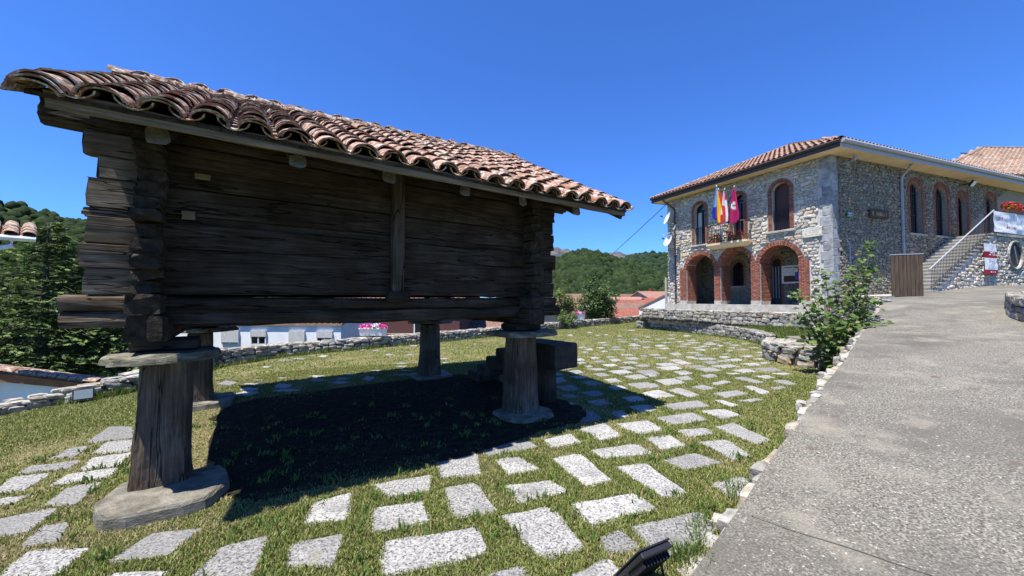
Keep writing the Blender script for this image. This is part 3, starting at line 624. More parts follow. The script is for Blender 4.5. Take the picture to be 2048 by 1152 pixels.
# --- lower cross beams and long sills
for px in (-.06, 4.12): timber('cross_beam', 1, -.20, 4.05, (px+.0, 1.505), .27, .225, M_WY, GR, jit=.010, ends=.03, chf=.05)
timber('end_plate', 1, -.235, -.21, (.0, 1.51), .10, .21, M_WZ, GR, jit=.003, ends=.003, n=4)
for px in (-.08, 4.12): timber('cross_beam', 1, -.22, 4.05, (px, 1.71), .215, .165, M_WY, GR, jit=.010, ends=.03, chf=.05)
timber('sill_beam', 0, -.63, 4.82, (.20, 1.585), .24, .15, M_WX, GR, jit=.016, ends=.025, sag=.02)
timber('sill_beam', 0, -.64, 4.74, (.19, 1.727), .22, .125, M_WX, GR, jit=.012, ends=.02, sag=.02)
timber('sill_beam', 0, -.6, 4.75, (3.72, 1.62), .24, .28, M_WX, GR, jit=.016, ends=.03)
# floor boards
for k in range(11): timber('floor_board', 1, .3, 3.6, (.05+.38*k+.19, 1.66), .365, .05, M_WY, GR, jit=.006, n=8)
# --- wall planks: front wall, with the left ends standing out past the corner
edges = [1.795, 2.02, 2.235, 2.47, 2.545, 2.80, 3.0, 3.20]
lend = [-.50, -.53, -.50, -.52, -.50, -.44, -.53, -.50]; rend = [4.70, 4.66, 4.72, 4.66, 4.70, 4.68, 4.72, 4.75]
for k in range(7):
    z0, z1 = edges[k], edges[k+1]; gap = .006
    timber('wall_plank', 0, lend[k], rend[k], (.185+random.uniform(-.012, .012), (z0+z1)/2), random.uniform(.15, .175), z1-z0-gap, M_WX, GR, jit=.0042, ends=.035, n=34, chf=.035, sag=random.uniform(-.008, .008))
zz = 1.80
while zz < 3.15:
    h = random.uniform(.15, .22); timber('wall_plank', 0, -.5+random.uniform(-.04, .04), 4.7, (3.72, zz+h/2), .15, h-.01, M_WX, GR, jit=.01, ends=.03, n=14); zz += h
for px in (-.085, 4.19):
    zz = 1.80
    while zz < 3.2:
        h = random.uniform(.08, .19); a0 = random.uniform(-.20, -.03)
        timber('wall_plank', 1, a0, 4.0+random.uniform(-.04, .04), (px+random.uniform(-.014, .014), zz+h/2), random.uniform(.17, .215), h-.008, M_WY, GR, jit=.015, ends=.05, n=16, chf=.09); zz += h
    for (h0, h1, ya, yb) in ((3.2, 3.45, .2, 3.7), (3.45, 3.75, .7, 3.2), (3.75, 4.05, 1.15, 2.75)):
        timber('wall_plank', 1, ya, yb, (px, (h0+h1)/2), .15, h1-h0-.01, M_WY, GR, jit=.01, n=10)
# --- middle batten with its foot block, small patch pieces
timber('batten', 2, 1.85, 3.30, (2.145, .065), .15, .085, M_WZ, GR, jit=.005, n=10, chf=.08)
timber('batten_block', 0, 2.02, 2.28, (.04, 1.79), .12, .13, M_WX, GR, jit=.008)
for (x, z, w, h) in ((.12, 2.545, .095, .08), (.20, 2.93, .12, .055)):
    timber('patch_piece', 0, x, x+w, (.092, z), .02, h, mk('pale_patch', [(.3, (.11, .085, .05)), (.7, (.19, .15, .09))], scale=5, rough=.9, bump=.4), GR, jit=.002, n=3)
# --- wall plates with rounded projecting ends
timber('wall_plate', 0, -.78, 5.0, (.18, 3.285), .22, .165, M_WXD, GR, jit=.016, ends=.02, n=34, chf=.3)
timber('wall_plate', 0, -.8, 5.0, (3.72, 3.285), .22, .165, M_WXD, GR, jit=.016, ends=.02, chf=.3)
# --- roof deck, rafters, eave board
RV0, RVR = -.90, 1.95
RL, RRT = -.55, 5.26
def deck(t, v):          # height of the roof boards
    f = (v-RV0)/(RVR-RV0); ridge = 4.42+.038*(t-RL)
    if f > 1: f = 2-f
    return 3.078+(ridge-3.078)*f+.012*nz(t*1.1, v*1.3, 5)
roof = None
V = []; F = []; nt_ = 26; nv_ = 14; VB = RVR*2-RV0
for lay in (0, 1):
    for i in range(nt_+1):
        for k in range(nv_+1):
            t = RL+(RRT-RL)*i/nt_; v = RV0+(VB-RV0)*k/nv_; V.append((t, v, deck(t, v)-(.0 if lay == 0 else .03)))
nn = (nt_+1)*(nv_+1); m1 = nv_+1
for i in range(nt_):
    for k in range(nv_):
        F.append((i*m1+k, (i+1)*m1+k, (i+1)*m1+k+1, i*m1+k+1)); F.append((nn+i*m1+k, nn+i*m1+k+1, nn+(i+1)*m1+k+1, nn+(i+1)*m1+k))
for i in range(nt_):
    for k in (0, nv_): F.append((i*m1+k, (i+1)*m1+k, nn+(i+1)*m1+k, nn+i*m1+k))
for k in range(nv_):
    for i in (0, nt_): F.append((i*m1+k, i*m1+k+1, nn+i*m1+k+1, nn+i*m1+k))
roof = obj('roof', new_mesh('roof', V, F, M_WY), GR)
M_RAFT = mk('rafter_end', [(.3, (.07, .064, .055)), (.6, (.15, .14, .125)), (.8, (.24, .23, .21))], scale=12, rough=.95, bump=.8, bscale=24, coord='obj')
def slope_beam(name, t, v0, v1, w, h, drop, mat=M_WY, cap=M_GRAIN):
    rings = []; n = 10; sd = random.random()*50
    for i in range(n+1):
        v = v0+(v1-v0)*i/n; z = deck(t, v)-.03-drop-h/2; ring = []
        for j in range(10):
            a = 2*math.pi*(j+.5)/10; e = .55; cu = math.copysign(abs(math.cos(a))**e, math.cos(a)); su = math.copysign(abs(math.sin(a))**e, math.sin(a))
            ring.append((t+cu*w/2+.012*nz(v*2, j, sd), v+random.uniform(-.012, .012)*(i in (0, n)), z+su*h/2+.012*nz(v*2, j, sd+5)))
        rings.append(ring)
    mb = MB(); mb.sweep(rings, 0, 1); mb.build(name, [mat, cap], GR)
for t in (.05, .98, 1.80, 2.66, 3.50, 4.42):
    slope_beam('rafter', t, -.70+random.uniform(-.03, .03), 1.9, random.uniform(.12, .15), .125, .085, cap=M_RAFT); slope_beam('rafter', t, 4.5, 2.0, .12, .12, .005)
slope_beam('barge_board', RL+.08, RV0+.05, 1.93, .06, .10, .003); slope_beam('barge_board', RRT-.10, RV0+.03, 1.93, .09, .12, .003)
timber('eave_board', 0, RL+.08, RRT-.02, (RV0+.03, 3.05), .04, .10, M_FASCIA, GR, jit=.007, ends=.02, n=36, chf=.1, seed=4)
timber('ridge_beam', 0, RL+.1, RRT-.1, (RVR, 4.28), .14, .14, M_WX, GR)
timber('ridge_post', 2, 3.3, 4.25, (2.1, RVR), .12, .12, M_WZ, GR)
# --- clay tiles
def barrel(L_, r0, r1, th=.014, seg=8, rise=.92, rings=3, flat=False):
    V = []; F = []; a0, a1 = R(8), R(172)
    for lay in (0, 1):
        for i in range(rings):
            f = i/(rings-1); r = r0+(r1-r0)*f-(th if lay else 0)
            for k in range(seg+1):
                a = a0+(a1-a0)*k/seg; V.append((r*math.cos(a), L_*f, r*rise*math.sin(a)))
    m = seg+1; b = rings*m
    for i in range(rings-1):
        for k in range(seg):
            F.append((i*m+k, i*m+k+1, (i+1)*m+k+1, (i+1)*m+k)); F.append((b+i*m+k, b+(i+1)*m+k, b+(i+1)*m+k+1, b+i*m+k+1))
    for k in range(seg):
        for i in (0, rings-1): F.append((i*m+k, i*m+k+1, b+i*m+k+1, b+i*m+k))
    for i in range(rings-1):
        for k in (0, seg): F.append((i*m+k, (i+1)*m+k, b+(i+1)*m+k, b+i*m+k))
    return np.array(V), np.array(F)
def wob(t, amt, seed):
    rg = random.Random(seed); v = t[0].copy()
    for p in v:
        q = Vector((p[0]*9+seed, p[1]*5, p[2]*9)); p[0] += amt*noise.noise(q); p[2] += amt*noise.noise(q+Vector((7, 7, 7))); p[1] += amt*.7*noise.noise(q+Vector((3, 7, 1)))
    return v, t[1]
TCOV = [wob(barrel(.46, .125, .104, rise=.80), .012, k) for k in range(5)]
TPAN = [wob((barrel(.46, .108, .118, rise=.8)[0]*np.array([1, 1, -1]), barrel(.46, .108, .118, rise=.8)[1]), .008, k) for k in range(5)]
TRID = [wob(barrel(.50, .145, .12, rise=.8), .012, k+9) for k in range(4)]
def tmeshes(T, mat, nm='tile'): return [new_mesh(nm, [tuple(p) for p in v], [tuple(int(i) for i in q) for q in f], mat, smooth=False) for v, f in T]
COVN, COVO, RIDM, PANM = tmeshes(TCOV, M_TILE), tmeshes(TCOV, M_TILEOLD), tmeshes(TRID, M_TILEOLD), tmeshes(TPAN, M_TILE)
def tile_M(t, v, lift, yaw=0., pitchx=0., flip=1, roll=0.):
    e = .05; dv = e*flip; slope = math.atan2(deck(t, v+dv)-deck(t, v), e); 
    Rm = Matrix.Rotation(0 if flip > 0 else math.pi, 3, 'Z') @ Matrix.Rotation(slope+pitchx, 3, 'X') @ Matrix.Rotation(yaw, 3, 'Z') @ Matrix.Rotation(roll, 3, 'Y')
    return mat4((t, v, deck(t, v)+lift), Rm)
NC = 21; PITCHT = (RRT-RL+.10)/NC; SL = math.hypot(RVR-RV0, 1.3); NR = 12; EXP = (RVR-RV0)/NR
stuffP, stuffC, stuffCo = [], [], []
for c in range(NC):
    t = RL-.02+PITCHT*(c+.35); old = lambda: random.random() < (1.-(t-RL)/4.2)
    colj = random.uniform(-.02, .02)
    for r_ in range(NR):
        v = RV0-.075+EXP*r_+random.uniform(-.03, .03)+colj
        M = tile_M(t+random.uniform(-.014, .014), v, (.038 if r_ else .030)+random.uniform(-.004, .012), random.uniform(-.05, .05), random.uniform(-.08, -.02)+.0, roll=random.uniform(-.08, .08))
        ml = COVO if old() else COVN
        obj('tile', ml[random.randrange(5)], roof, M)
        stuffP.append(tile_M(t+PITCHT/2+random.uniform(-.01, .01), v+.015+random.uniform(-.015, .015), .100, random.uniform(-.03, .03), -.05))
        if r_ == 0:    # doubled eave tile under the first
            stuffC.append(tile_M(t+random.uniform(-.012, .012), v+.035, .012, random.uniform(-.04, .04), -.03))
    for r_ in range(NR):
        v = VB+.07-EXP*r_
        stuffC.append(tile_M(t, v, .06, random.uniform(-.05, .05), -.05, flip=-1)); stuffP.append(tile_M(t+PITCHT/2, v, .09, 0, -.05, flip=-1))
# stacked tiles under the left verge column
for k in range(2):
    obj('tile', COVO[k], roof, tile_M(RL+.075-.02*k, RV0-.10+.03*k, .004-.03*k, random.uniform(-.12, .1), -.05, roll=-.12))
joined('tiles', TPAN[0][0], TPAN[0][1], [np.array(m) for m in stuffP], M_TILEOLD, RNG.random(len(stuffP)), roof)
joined('tiles', TCOV[1][0], TCOV[1][1], [np.array(m) for m in stuffC], M_TILEOLD, RNG.random(len(stuffC)), roof)
# ridge tiles, overlapping towards the left
x = RL-.22
while x < RRT-.1:
    Rm = Matrix.Rotation(R(-90)+random.uniform(-.04, .04), 3, 'Z') @ Matrix.Rotation(random.uniform(-.07, -.02)+.04, 3, 'X')
    obj('ridge_tile', RIDM[random.randrange(4)], roof, mat4((x, RVR, deck(max(x, RL), RVR)+.055+random.uniform(-.008, .01)), Rm)); x += .372
# --- stone steps at the right end wall
ST0 = GR; gl = lambda t, v, z: ROOT[GR.name] @ Vector((t, v, z))
b0 = gl(4.95, 1.6, 0); SP = root('stone_steps', b0, R(34.9), 'dark stone steps climbing beside the end wall of the granary', 'steps')
M_STEP = mk('dark_step_stone', [(.3, (.026, .022, .017)), (.6, (.055, .047, .037)), (.8, (.10, .088, .07))], scale=6, rough=.95, bump=.7, bscale=18)
def stepbox(name, v0, v1, z0, z1, t0, t1, mat=M_STEP):
    mb = MB(); rings = []; n = 6; sd = random.random()*40
    for i in range(n+1):
        t = t0+(t1-t0)*i/n-4.95; ring = []
        for (a, b) in ((v0+.03, z0), (v1-.03, z0), (v1, z0+.03), (v1, z1-.03), (v1-.03, z1), (v0+.03, z1), (v0, z1-.03), (v0, z0+.03)):
            ring.append((t+.01*nz(a, sd, i), a-1.6+.02*nz(t*2, b*3, sd), b+.015*nz(t*2, a*3, sd)))
        rings.append(ring)
    mb.sweep(rings); return mb.build(name, mat, SP)
zs = [0., .20, .40, .60, .80]; vs = [3.0, 2.62, 2.24, 1.86, 1.48]
for k in range(5): stepbox('step', vs[k]-.50, vs[k], zs[k]-.02 if k else -.05, zs[k]+.20, 4.72, 5.22)
stepbox('landing', .08, 1.12, .62, 1.03, 4.70, 5.20)
timber('support', 2, -.02, .64, (0.0, -1.02), .26, .30, M_WZ, SP, jit=.01)
# ================================================================== THE STONE BUILDING WITH THE ARCHED PORCH
TH = root('town_hall', (CC.x, CC.y, 0), 0, 'two storey stone building with brick arches, balcony and hipped tile roof', 'building')
def frame(X, Y): return Matrix(((X.x, Y.x, 0, 0), (X.y, Y.y, 0, 0), (0, 0, 1, 0), (0, 0, 0, 1)))
MF = frame(FD, NF); MW = frame(-WD, NW)      # facade: x=s ; wing: x=-t ; y=outwards
FLOOR = 1.52; EAVE = 7.84
def arch_poly(x0, x1, z0, apex, n=14, grow=0.):
    """opening with a round head"""
    x0 -= grow; x1 += grow; r = (x1-x0)/2; zs = apex+grow-r; c = (x0+x1)/2
    P = [(x0, z0), (x1, z0)] if grow == 0 else [(x0, z0), (x1, z0)]
    return P+[(c+r*math.cos(math.pi*k/n), zs+r*math.sin(math.pi*k/n)) for k in range(n+1)]
_bb = {}
def in_poly(poly, x, z):
    b = _bb.get(id(poly))
    if b is None: b = _bb[id(poly)] = (min(p[0] for p in poly), max(p[0] for p in poly), min(p[1] for p in poly), max(p[1] for p in poly), poly)
    if x < b[0] or x > b[1] or z < b[2] or z > b[3]: return False
    c = False; n = len(poly)
    for i in range(n):
        x1, y1 = poly[i]; x2, y2 = poly[(i+1) % n]
        if (y1 > z) != (y2 > z) and x < (x2-x1)*(z-y1)/(y2-y1)+x1: c = not c
    return c
def wall_panel(mb, outer, holes, y, mi=0):
    polys = [[Vector((p[0], p[1], 0)) for p in outer]]+[[Vector((p[0], p[1], 0)) for p in h[::-1]] for h in holes]
    flat = [p for q in polys for p in q]; tris = tessellate_polygon(polys)
    mb.add([(p.x, y, p.y) for p in flat], [tuple(t) for t in tris], mi)
def reveal(mb, hole, y0, y1, mi=0, skip_bottom=False):
    n = len(hole); V = [(p[0], y0, p[1]) for p in hole]+[(p[0], y1, p[1]) for p in hole]
    mb.add(V, [(i, (i+1) % n, n+(i+1) % n, n+i) for i in range(n) if not (skip_bottom and i == 0)], mi)
BR = ST   # bricks use a crisp block template
def brick_templates(k=4):
    out = []
    for s in range(k):
        V, F = chamfer(-.5, .5, -.5, .5, -.5, .5, .05); V = np.array(V)
        for p in V: p += np.array([noise.noise(Vector((p[0]*3+s*5, p[1]*3, p[2]*3+q*7))) for q in range(3)])*.05
        tri = [];
        for f in F: tri += [(f[0], f[i], f[i+1]) for i in range(1, len(f)-1)]
        out.append((V, np.array(tri)))
    return out
BT = brick_templates()
BM = [new_mesh('brick', [tuple(p) for p in v], [tuple(int(i) for i in q) for q in f], M_BRICK) for v, f in BT]
nbrick = 0; brick_rest = []
def bricks(parent, Ms, keep):
    global nbrick
    for i, M in enumerate(Ms):
        if keep and nbrick < 300: obj('brick', BM[i % 4], parent, M); nbrick += 1
        else: brick_rest.append((parent, M))
def arch_ring(name, Mfr, x0, x1, apex, zbase, ring, y0, y1, depth_in, keep=True, bw=.072, jamb=True, sgn=1):
    """part 'arch': recessed mortar body with the bricks standing proud as its children."""
    r = (x1-x0)/2; c = (x0+x1)/2; zs = apex-r; mb = MB(); n = 18
    o = [(c+(r+ring)*math.cos(math.pi*k/n), zs+(r+ring)*math.sin(math.pi*k/n)) for k in range(n+1)]; i_ = [(c+(r+.014)*math.cos(math.pi*k/n), zs+(r+.014)*math.sin(math.pi*k/n)) for k in range(n+1)]
    if jamb: o = [(c+r+ring, zbase)]+o+[(c-r-ring, zbase)]; i_ = [(c+r+.014, zbase)]+i_+[(c-r-.014, zbase)]
    m = len(o)
    V = [(p[0], y1-.012, p[1]) for p in o]+[(p[0], y1-.012, p[1]) for p in i_]+[(p[0], y1-depth_in, p[1]) for p in i_]
    mb.add(V, [(k, k+1, m+k+1, m+k) for k in range(m-1)]+[(m+k, m+k+1, 2*m+k+1, 2*m+k) for k in range(m-1)])
    a = mb.build(name, M_BMORTAR, TH, M=Mfr)
    Ms = []; nb = int(math.pi*(r+ring/2)/bw)
    for k in range(nb):
        t = math.pi*(k+.5)/nb; rr = r+ring/2
        Rm = Matrix.Rotation(-(t-math.pi/2), 3, 'Y')
        Ms.append(mat4((c+rr*math.cos(t), (y0+y1)/2+random.uniform(0, .012), zs+rr*math.sin(t)), Rm, (math.pi*(r+ring*.3)/nb*.86, y1-y0, ring*random.uniform(.94, 1.02))))
    if jamb:
        z = zbase; k = 0
        while z < zs-.03:
            for sd in (-1, 1):
                w = ring*(1.0 if k % 2 else .86); Ms.append(mat4((c+sd*(r+w/2), (y0+y1)/2+random.uniform(0, .012), z+.03), None, (w*.98, y1-y0, .052)))
            z += .066; k += 1
    bricks(a, Ms, keep); return a
S = lambda px, py=560: fac(px, py)[0]
a1 = (S(1429.5), S(1373.7)); a2 = (S(1503), S(1441.5)); a3 = (S(1599), S(1521))
AP = 4.30; RG = .24; PD = .72
w1 = (S(1410.6, 450), S(1389, 450)); w2 = (S(1487.5, 430), S(1465, 430)); w3 = (S(1579, 410), S(1544, 410))
FLEN = 8.66
garch = [arch_poly(a[0], a[1], FLOOR, AP, grow=.03) for a in (a1, a2, a3)]
win_f = [arch_poly(w1[0], w1[1], 4.88, 7.20), arch_poly(w2[0], w2[1], 4.74, 7.18), arch_poly(w3[0], w3[1], 4.98, 7.22)]
keepout = [arch_poly(a[0], a[1], FLOOR-.3, AP, grow=RG+.01) for a in (a1, a2, a3)]+[arch_poly(w[0], w[1], z, ap, grow=.20) for w, z, ap in ((w1, 4.85, 7.2), (w2, 4.7, 7.18), (w3, 4.95, 7.22))]
piers = [(0.86, a3[0]), (a3[1], a2[0]), (a2[1], a1[0]), (a1[1], S(1360.6))]
mb = MB(); wall_panel(mb, [(0, .3), (FLEN, .3), (FLEN, EAVE), (0, EAVE)], garch+win_f, 0.)
for h in garch: reveal(mb, h, 0, -PD, 0, True)
for h in win_f: reveal(mb, h, 0, -.32, 0)
wallF = mb.build('wall', M_MORTAR, TH, M=MF)
# rubble courses
def rubble(x0, x1, z0, z1, keep, course=(.08, .19), width=(.12, .44), dep=.075, yoff=0., skip=None):
    ml = []; sz = []; z = z0
    while z < z1-.04:
        ch = random.uniform(*course); ch = min(ch, z1-z); x = x0
        while x < x1-.03:
            w = min(random.uniform(*width)*(1.25 if ch > .15 else 1), x1-x)
            def ok(cx, cw): return not any(in_poly(k, cx+d*cw*.46, z+ch*e) for k in keep for d in (-1, 0, 1) for e in (.1, .9))
            cand = [(x+w/2, w)] if ok(x+w/2, w) else [(q, w/3) for q in (x+w/6, x+w/2, x+5*w/6) if ok(q, w/3)]
            for cx, cw in cand:
                if skip and skip(cx, z+ch/2): continue
                dd = dep*random.uniform(.7, 1.5)
                ml.append(mat4((cx, yoff+dd*.18, z+ch/2+random.uniform(-.03, .03)), Matrix.Rotation(random.gauss(0, .12), 3, 'Y') @ Matrix.Rotation(random.uniform(-.08, .08), 3, 'Z'), (cw*random.uniform(.86, 1.02), dd, ch*random.uniform(.68, 1.12)))); sz.append(cw*ch)
            x += w
        z += ch
    return ml, sz
pierbox = [[(p[0]-.02, FLOOR-.35), (p[1]+.02, FLOOR-.35), (p[1]+.02, AP-.75), (p[0]-.02, AP-.75)] for p in piers]
quoin = [[(-.02, .3), (.46, .3), (.46, EAVE), (-.02, EAVE)]]
ml, sz = rubble(.0, FLEN, FLOOR-.1, EAVE, keepout+pierbox+quoin)
pieces('stone', ST, stone_meshes(M_STONEB, 'f'), ml, sz, M_STONEB, wallF, 300)
# corner quoins
z = 1.0; k = 0
QM = BM and [new_mesh('quoin', [tuple(p) for p in v], [tuple(int(i) for i in q) for q in f], M_QUOIN) for v, f in BT]
while z < EAVE-.1:
    h = random.uniform(.3, .46); h = min(h, EAVE-z); w = .44 if k % 2 else .34
    obj('quoin', QM[k % 4], wallF, mat4((w/2-.03, -.10, z+h/2), None, (w+.02, .28, h*.985))); z += h; k += 1
# ground floor brick arches and piers
for a in (a3, a2, a1): arch_ring('arch', MF, a[0], a[1], AP, FLOOR+.9, RG, -PD+.03, .035, PD, True, jamb=False)
for (w, zb, ap) in ((w3, 4.98, 7.22), (w1, 4.88, 7.20), (w2, 4.74, 7.18)): arch_ring('window_surround', MF, w[0], w[1], ap, zb, .19, -.14, .03, .32, True)
for i, (p0, p1) in enumerate(piers):
    lo = p0; hi = p1; mbp = MB(); mbp.bbox(lo, hi, -PD, .03, FLOOR+.19, AP-.80, .01); pr = mbp.build('pier', M_BMORTAR, TH, M=MF)
    mbp = MB(); mbp.bbox(lo-.03, hi+.03, -PD-.02, .055, FLOOR-.02, FLOOR+.20, .02); mbp.build('plinth', M_CONC, TH, M=MF)
    z = FLOOR+.205; k = 0; Ms = []
    while z < AP-.80:
        n = max(1, round((hi-lo)/.24)); wv = (hi-lo)/n; off = .5*wv*(k % 2)
        for j in range(-1, n+1):
            s0 = max(lo, lo+j*wv+off); s1 = min(hi, lo+(j+1)*wv+off)
            if s1-s0 > .04: Ms.append(mat4(((s0+s1)/2, .02+random.uniform(0, .008), z+.026), None, ((s1-s0)*.95, .06, .05)))
        for j in range(3):     # jamb face (the side towards the opening that shows)
            Ms.append(mat4((lo-.006, -.03-.23*j-.115-.1*(k % 2), z+.026), None, (.05, .22, .05)))
        z += .0655; k += 1
    bricks(pr, Ms, False)
# reveal bricks of the arches' left jambs and soffits are covered by the mortar reveal above the springing
for par in set(id(p) for p, _ in brick_rest):
    lst = [(p, M) for p, M in brick_rest if id(p) == par]
    joined('bricks', BT[0][0], BT[0][1], [np.array(M) for _, M in lst], M_BRICK, RNG.random(len(lst)), lst[0][0])
brick_rest = []
# sills
mbs = MB(); mbs.bbox(w3[0]-.26, w3[1]+.26, -.2, .14, 4.88, 4.98, .015); mbs.build('sill', M_CONC, TH, M=MF)
mbs = MB(); mbs.bbox(w1[0]-.24, w1[1]+.24, -.2, .12, 4.79, 4.88, .015); mbs.build('sill', M_CONC, TH, M=MF)
# windows set back in the reveals
def window(Mfr, x0, x1, z0, ap, y, style):
    P = arch_poly(x0, x1, z0, ap); mb = MB(); r = (x1-x0)/2
    mb.add([(p[0], y, p[1]) for p in P], [tuple(range(len(P)))]); w = mb.build('window', M_GLASS if style != 'blind' else M_BLIND, TH, M=Mfr)
    fr = MB(); fr.tube([(p[0], y+.03, p[1]) for p in P[1:]+[P[0]]], .028, 5); c = (x0+x1)/2
    if style == 'glass':
        fr.box(c-.03, c+.03, y+.005, y+.05, z0, ap-.4); fr.box(x0, x1, y+.004, y+.05, ap-r-.03, ap-r+.03)
    fr.build('frame', M_DOORB, w)
    if style == 'grille':
        for k in range(1, 6):
            x = x0+(x1-x0)*k/6; hh = ap-r+math.sqrt(max(0, r*r-(x-c)**2)); b = MB(); b.tube([(x, y+.10, z0), (x, y+.10, hh)], .012, 5); b.build('bar', M_BLACK, w)
        for zz in (z0+.9, ap-r): b = MB(); b.tube([(x0, y+.10, zz), (x1, y+.10, zz)], .014, 5); b.build('bar', M_BLACK, w)
    return w
W3 = window(MF, w3[0], w3[1], 4.98, 7.22, -.26, 'blind'); W1 = window(MF, w1[0], w1[1], 4.88, 7.20, -.26, 'glass'); W2 = window(MF, w2[0], w2[1], 4.74, 7.18, -.28, 'glass')
c_ = (w1[0]+w1[1])/2; b = MB(); b.box(c_+.03, w1[1]-.05, -.258, -.25, 5.0, 6.75); b.build('curtain', M_BLINDG, W1)
def guard(Mfr, x0, x1, z0, h, y, par, n=9):
    for k in range(n+1):
        x = x0+(x1-x0)*k/n; b = MB(); b.tube([(x, y, z0), (x, y, z0+h)], .013, 5); b.build('bar', M_BLACK, par)
    b = MB(); b.tube([(x0, y, z0+h), (x1, y, z0+h)], .02, 6); b.build('rail', M_BLACK, par)
guard(MF, w3[0]+.03, w3[1]-.03, 5.02, .95, -.1, W3); guard(MF, w1[0]+.03, w1[1]-.03, 4.92, .95, -.1, W1, 7)
# porch interior: floor, ceiling, back and end walls, gate, window, notice board
PB = -2.6
mb = MB(); mb.box(.4, FLEN-.1, PB, -.05, 1.3, FLOOR-.004, 0); mb.build('porch_floor', M_CONC, TH, M=MF)
mb = MB(); mb.box(.2, FLEN-.05, .0, .34, 1.16, FLOOR, 0); mb.build('porch_step', M_CONC, TH, M=MF)
dr = (fac(1562.7, 560, PB)[0], fac(1540.8, 560, PB)[0]); dtop = fac(1552, 516, PB)[1]
wn = (fac(1488, 560, PB)[0], fac(1462, 560, PB)[0]); wt = fac(1475, 524, PB)[1]; wb = fac(1475, 572, PB)[1]
hol = [arch_poly(dr[0], dr[1], FLOOR, dtop), arch_poly(wn[0], wn[1], wb, wt)]
mb = MB(); wall_panel(mb, [(.3, 1.3), (FLEN-.1, 1.3), (FLEN-.1, 4.7), (.3, 4.7)], hol, PB)
for h in hol: reveal(mb, h, PB, PB-.3)
mb.add([(.3, PB, 1.3), (.3, -.05, 1.3), (.3, -.05, 4.7), (.3, PB, 4.7)], [(0, 1, 2, 3)]); mb.add([(FLEN-.1, PB, 1.3), (FLEN-.1, -.05, 1.3), (FLEN-.1, -.05, 4.7), (FLEN-.1, PB, 4.7)], [(0, 1, 2, 3)])
mb.add([(.3, PB, 4.66), (FLEN-.1, PB, 4.66), (FLEN-.1, -.02, 4.66), (.3, -.02, 4.66)], [(0, 1, 2, 3)])
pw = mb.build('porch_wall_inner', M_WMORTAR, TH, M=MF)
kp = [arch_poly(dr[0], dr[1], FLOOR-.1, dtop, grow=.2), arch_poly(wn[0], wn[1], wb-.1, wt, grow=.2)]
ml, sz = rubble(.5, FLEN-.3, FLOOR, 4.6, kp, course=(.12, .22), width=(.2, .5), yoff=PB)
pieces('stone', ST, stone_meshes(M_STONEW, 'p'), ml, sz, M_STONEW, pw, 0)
arch_ring('inner_arch', MF, wn[0], wn[1], wt, wb, .17, PB-.1, PB+.03, .2, False); arch_ring('inner_arch', MF, dr[0], dr[1], dtop, FLOOR, .17, PB-.1, PB+.03, .2, False)
for par in set(id(p) for p, _ in brick_rest):
    lst = [(p, M) for p, M in brick_rest if id(p) == par]; joined('bricks', BT[0][0], BT[0][1], [np.array(M) for _, M in lst], M_BRICK, RNG.random(len(lst)), lst[0][0])
brick_rest = []
P = hol[0]; mb = MB(); mb.add([(p[0], PB-.25, p[1]) for p in P], [tuple(range(len(P)))]); dgate = mb.build('door', M_DOORB, TH, M=MF)
for k in range(7):
    x = dr[0]+.06+(dr[1]-dr[0]-.12)*k/6; b = MB(); b.box(x-.02, x+.02, PB-.16, PB-.13, FLOOR+.3, dtop-.45); b.build('bar', M_GREYP if k % 2 == 0 else M_BLACK, dgate)
b = MB(); b.box(dr[0], dr[1], PB-.18, PB-.12, FLOOR+.02, FLOOR+.32); b.build('kick_plate', M_BLACK, dgate)
P = hol[1]; mb = MB(); mb.add([(p[0], PB-.2, p[1]) for p in P], [tuple(range(len(P)))]); mb.build('window', M_GLASS, TH, M=MF)
b = MB(); b.bbox(wn[0]-.15, wn[1]+.15, PB-.1, PB+.1, wb-.09, wb, .01); b.build('sill', M_CONC, TH, M=MF)
n0 = fac(1567.5, 534, PB); n1 = fac(1606, 564, PB); nb_ = root('notice_board', FP((n0[0]+n1[0])/2, PB+.05, n1[1]), math.atan2(FD.y, FD.x), 'white framed notice board with paper sheets inside the porch', 'notice board')
hw = (n0[0]-n1[0])/2; hh = n0[1]-n1[1]
b = MB(); b.box(-hw, hw, -.02, .02, 0, hh); b.build('backing', M_RED, nb_)
for (x0, x1, z0, z1) in ((-hw-.05, hw+.05, -.05, .03), (-hw-.05, hw+.05, hh-.03, hh+.05), (-hw-.05, -hw+.04, .032, hh-.032), (hw-.04, hw+.05, .032, hh-.032)):
    b = MB(); b.box(x0, x1, -.03, .06, z0, z1); b.build('frame_bar', M_WHITEP, nb_)
for (x, z, w, h, m) in ((hw*.62, hh*.42, .30, .42, M_PAPER), (hw*.05, hh*.42, .26, .42, M_PAPER), (-hw*.3, hh*.40, .24, .40, M_PAPER), (-hw*.62, hh*.15, .3, .40, M_BLUE)):
    b = MB(); b.box(x-w/2, x+w/2, .022, .026, z, z+h); b.build('sheet', m, nb_)
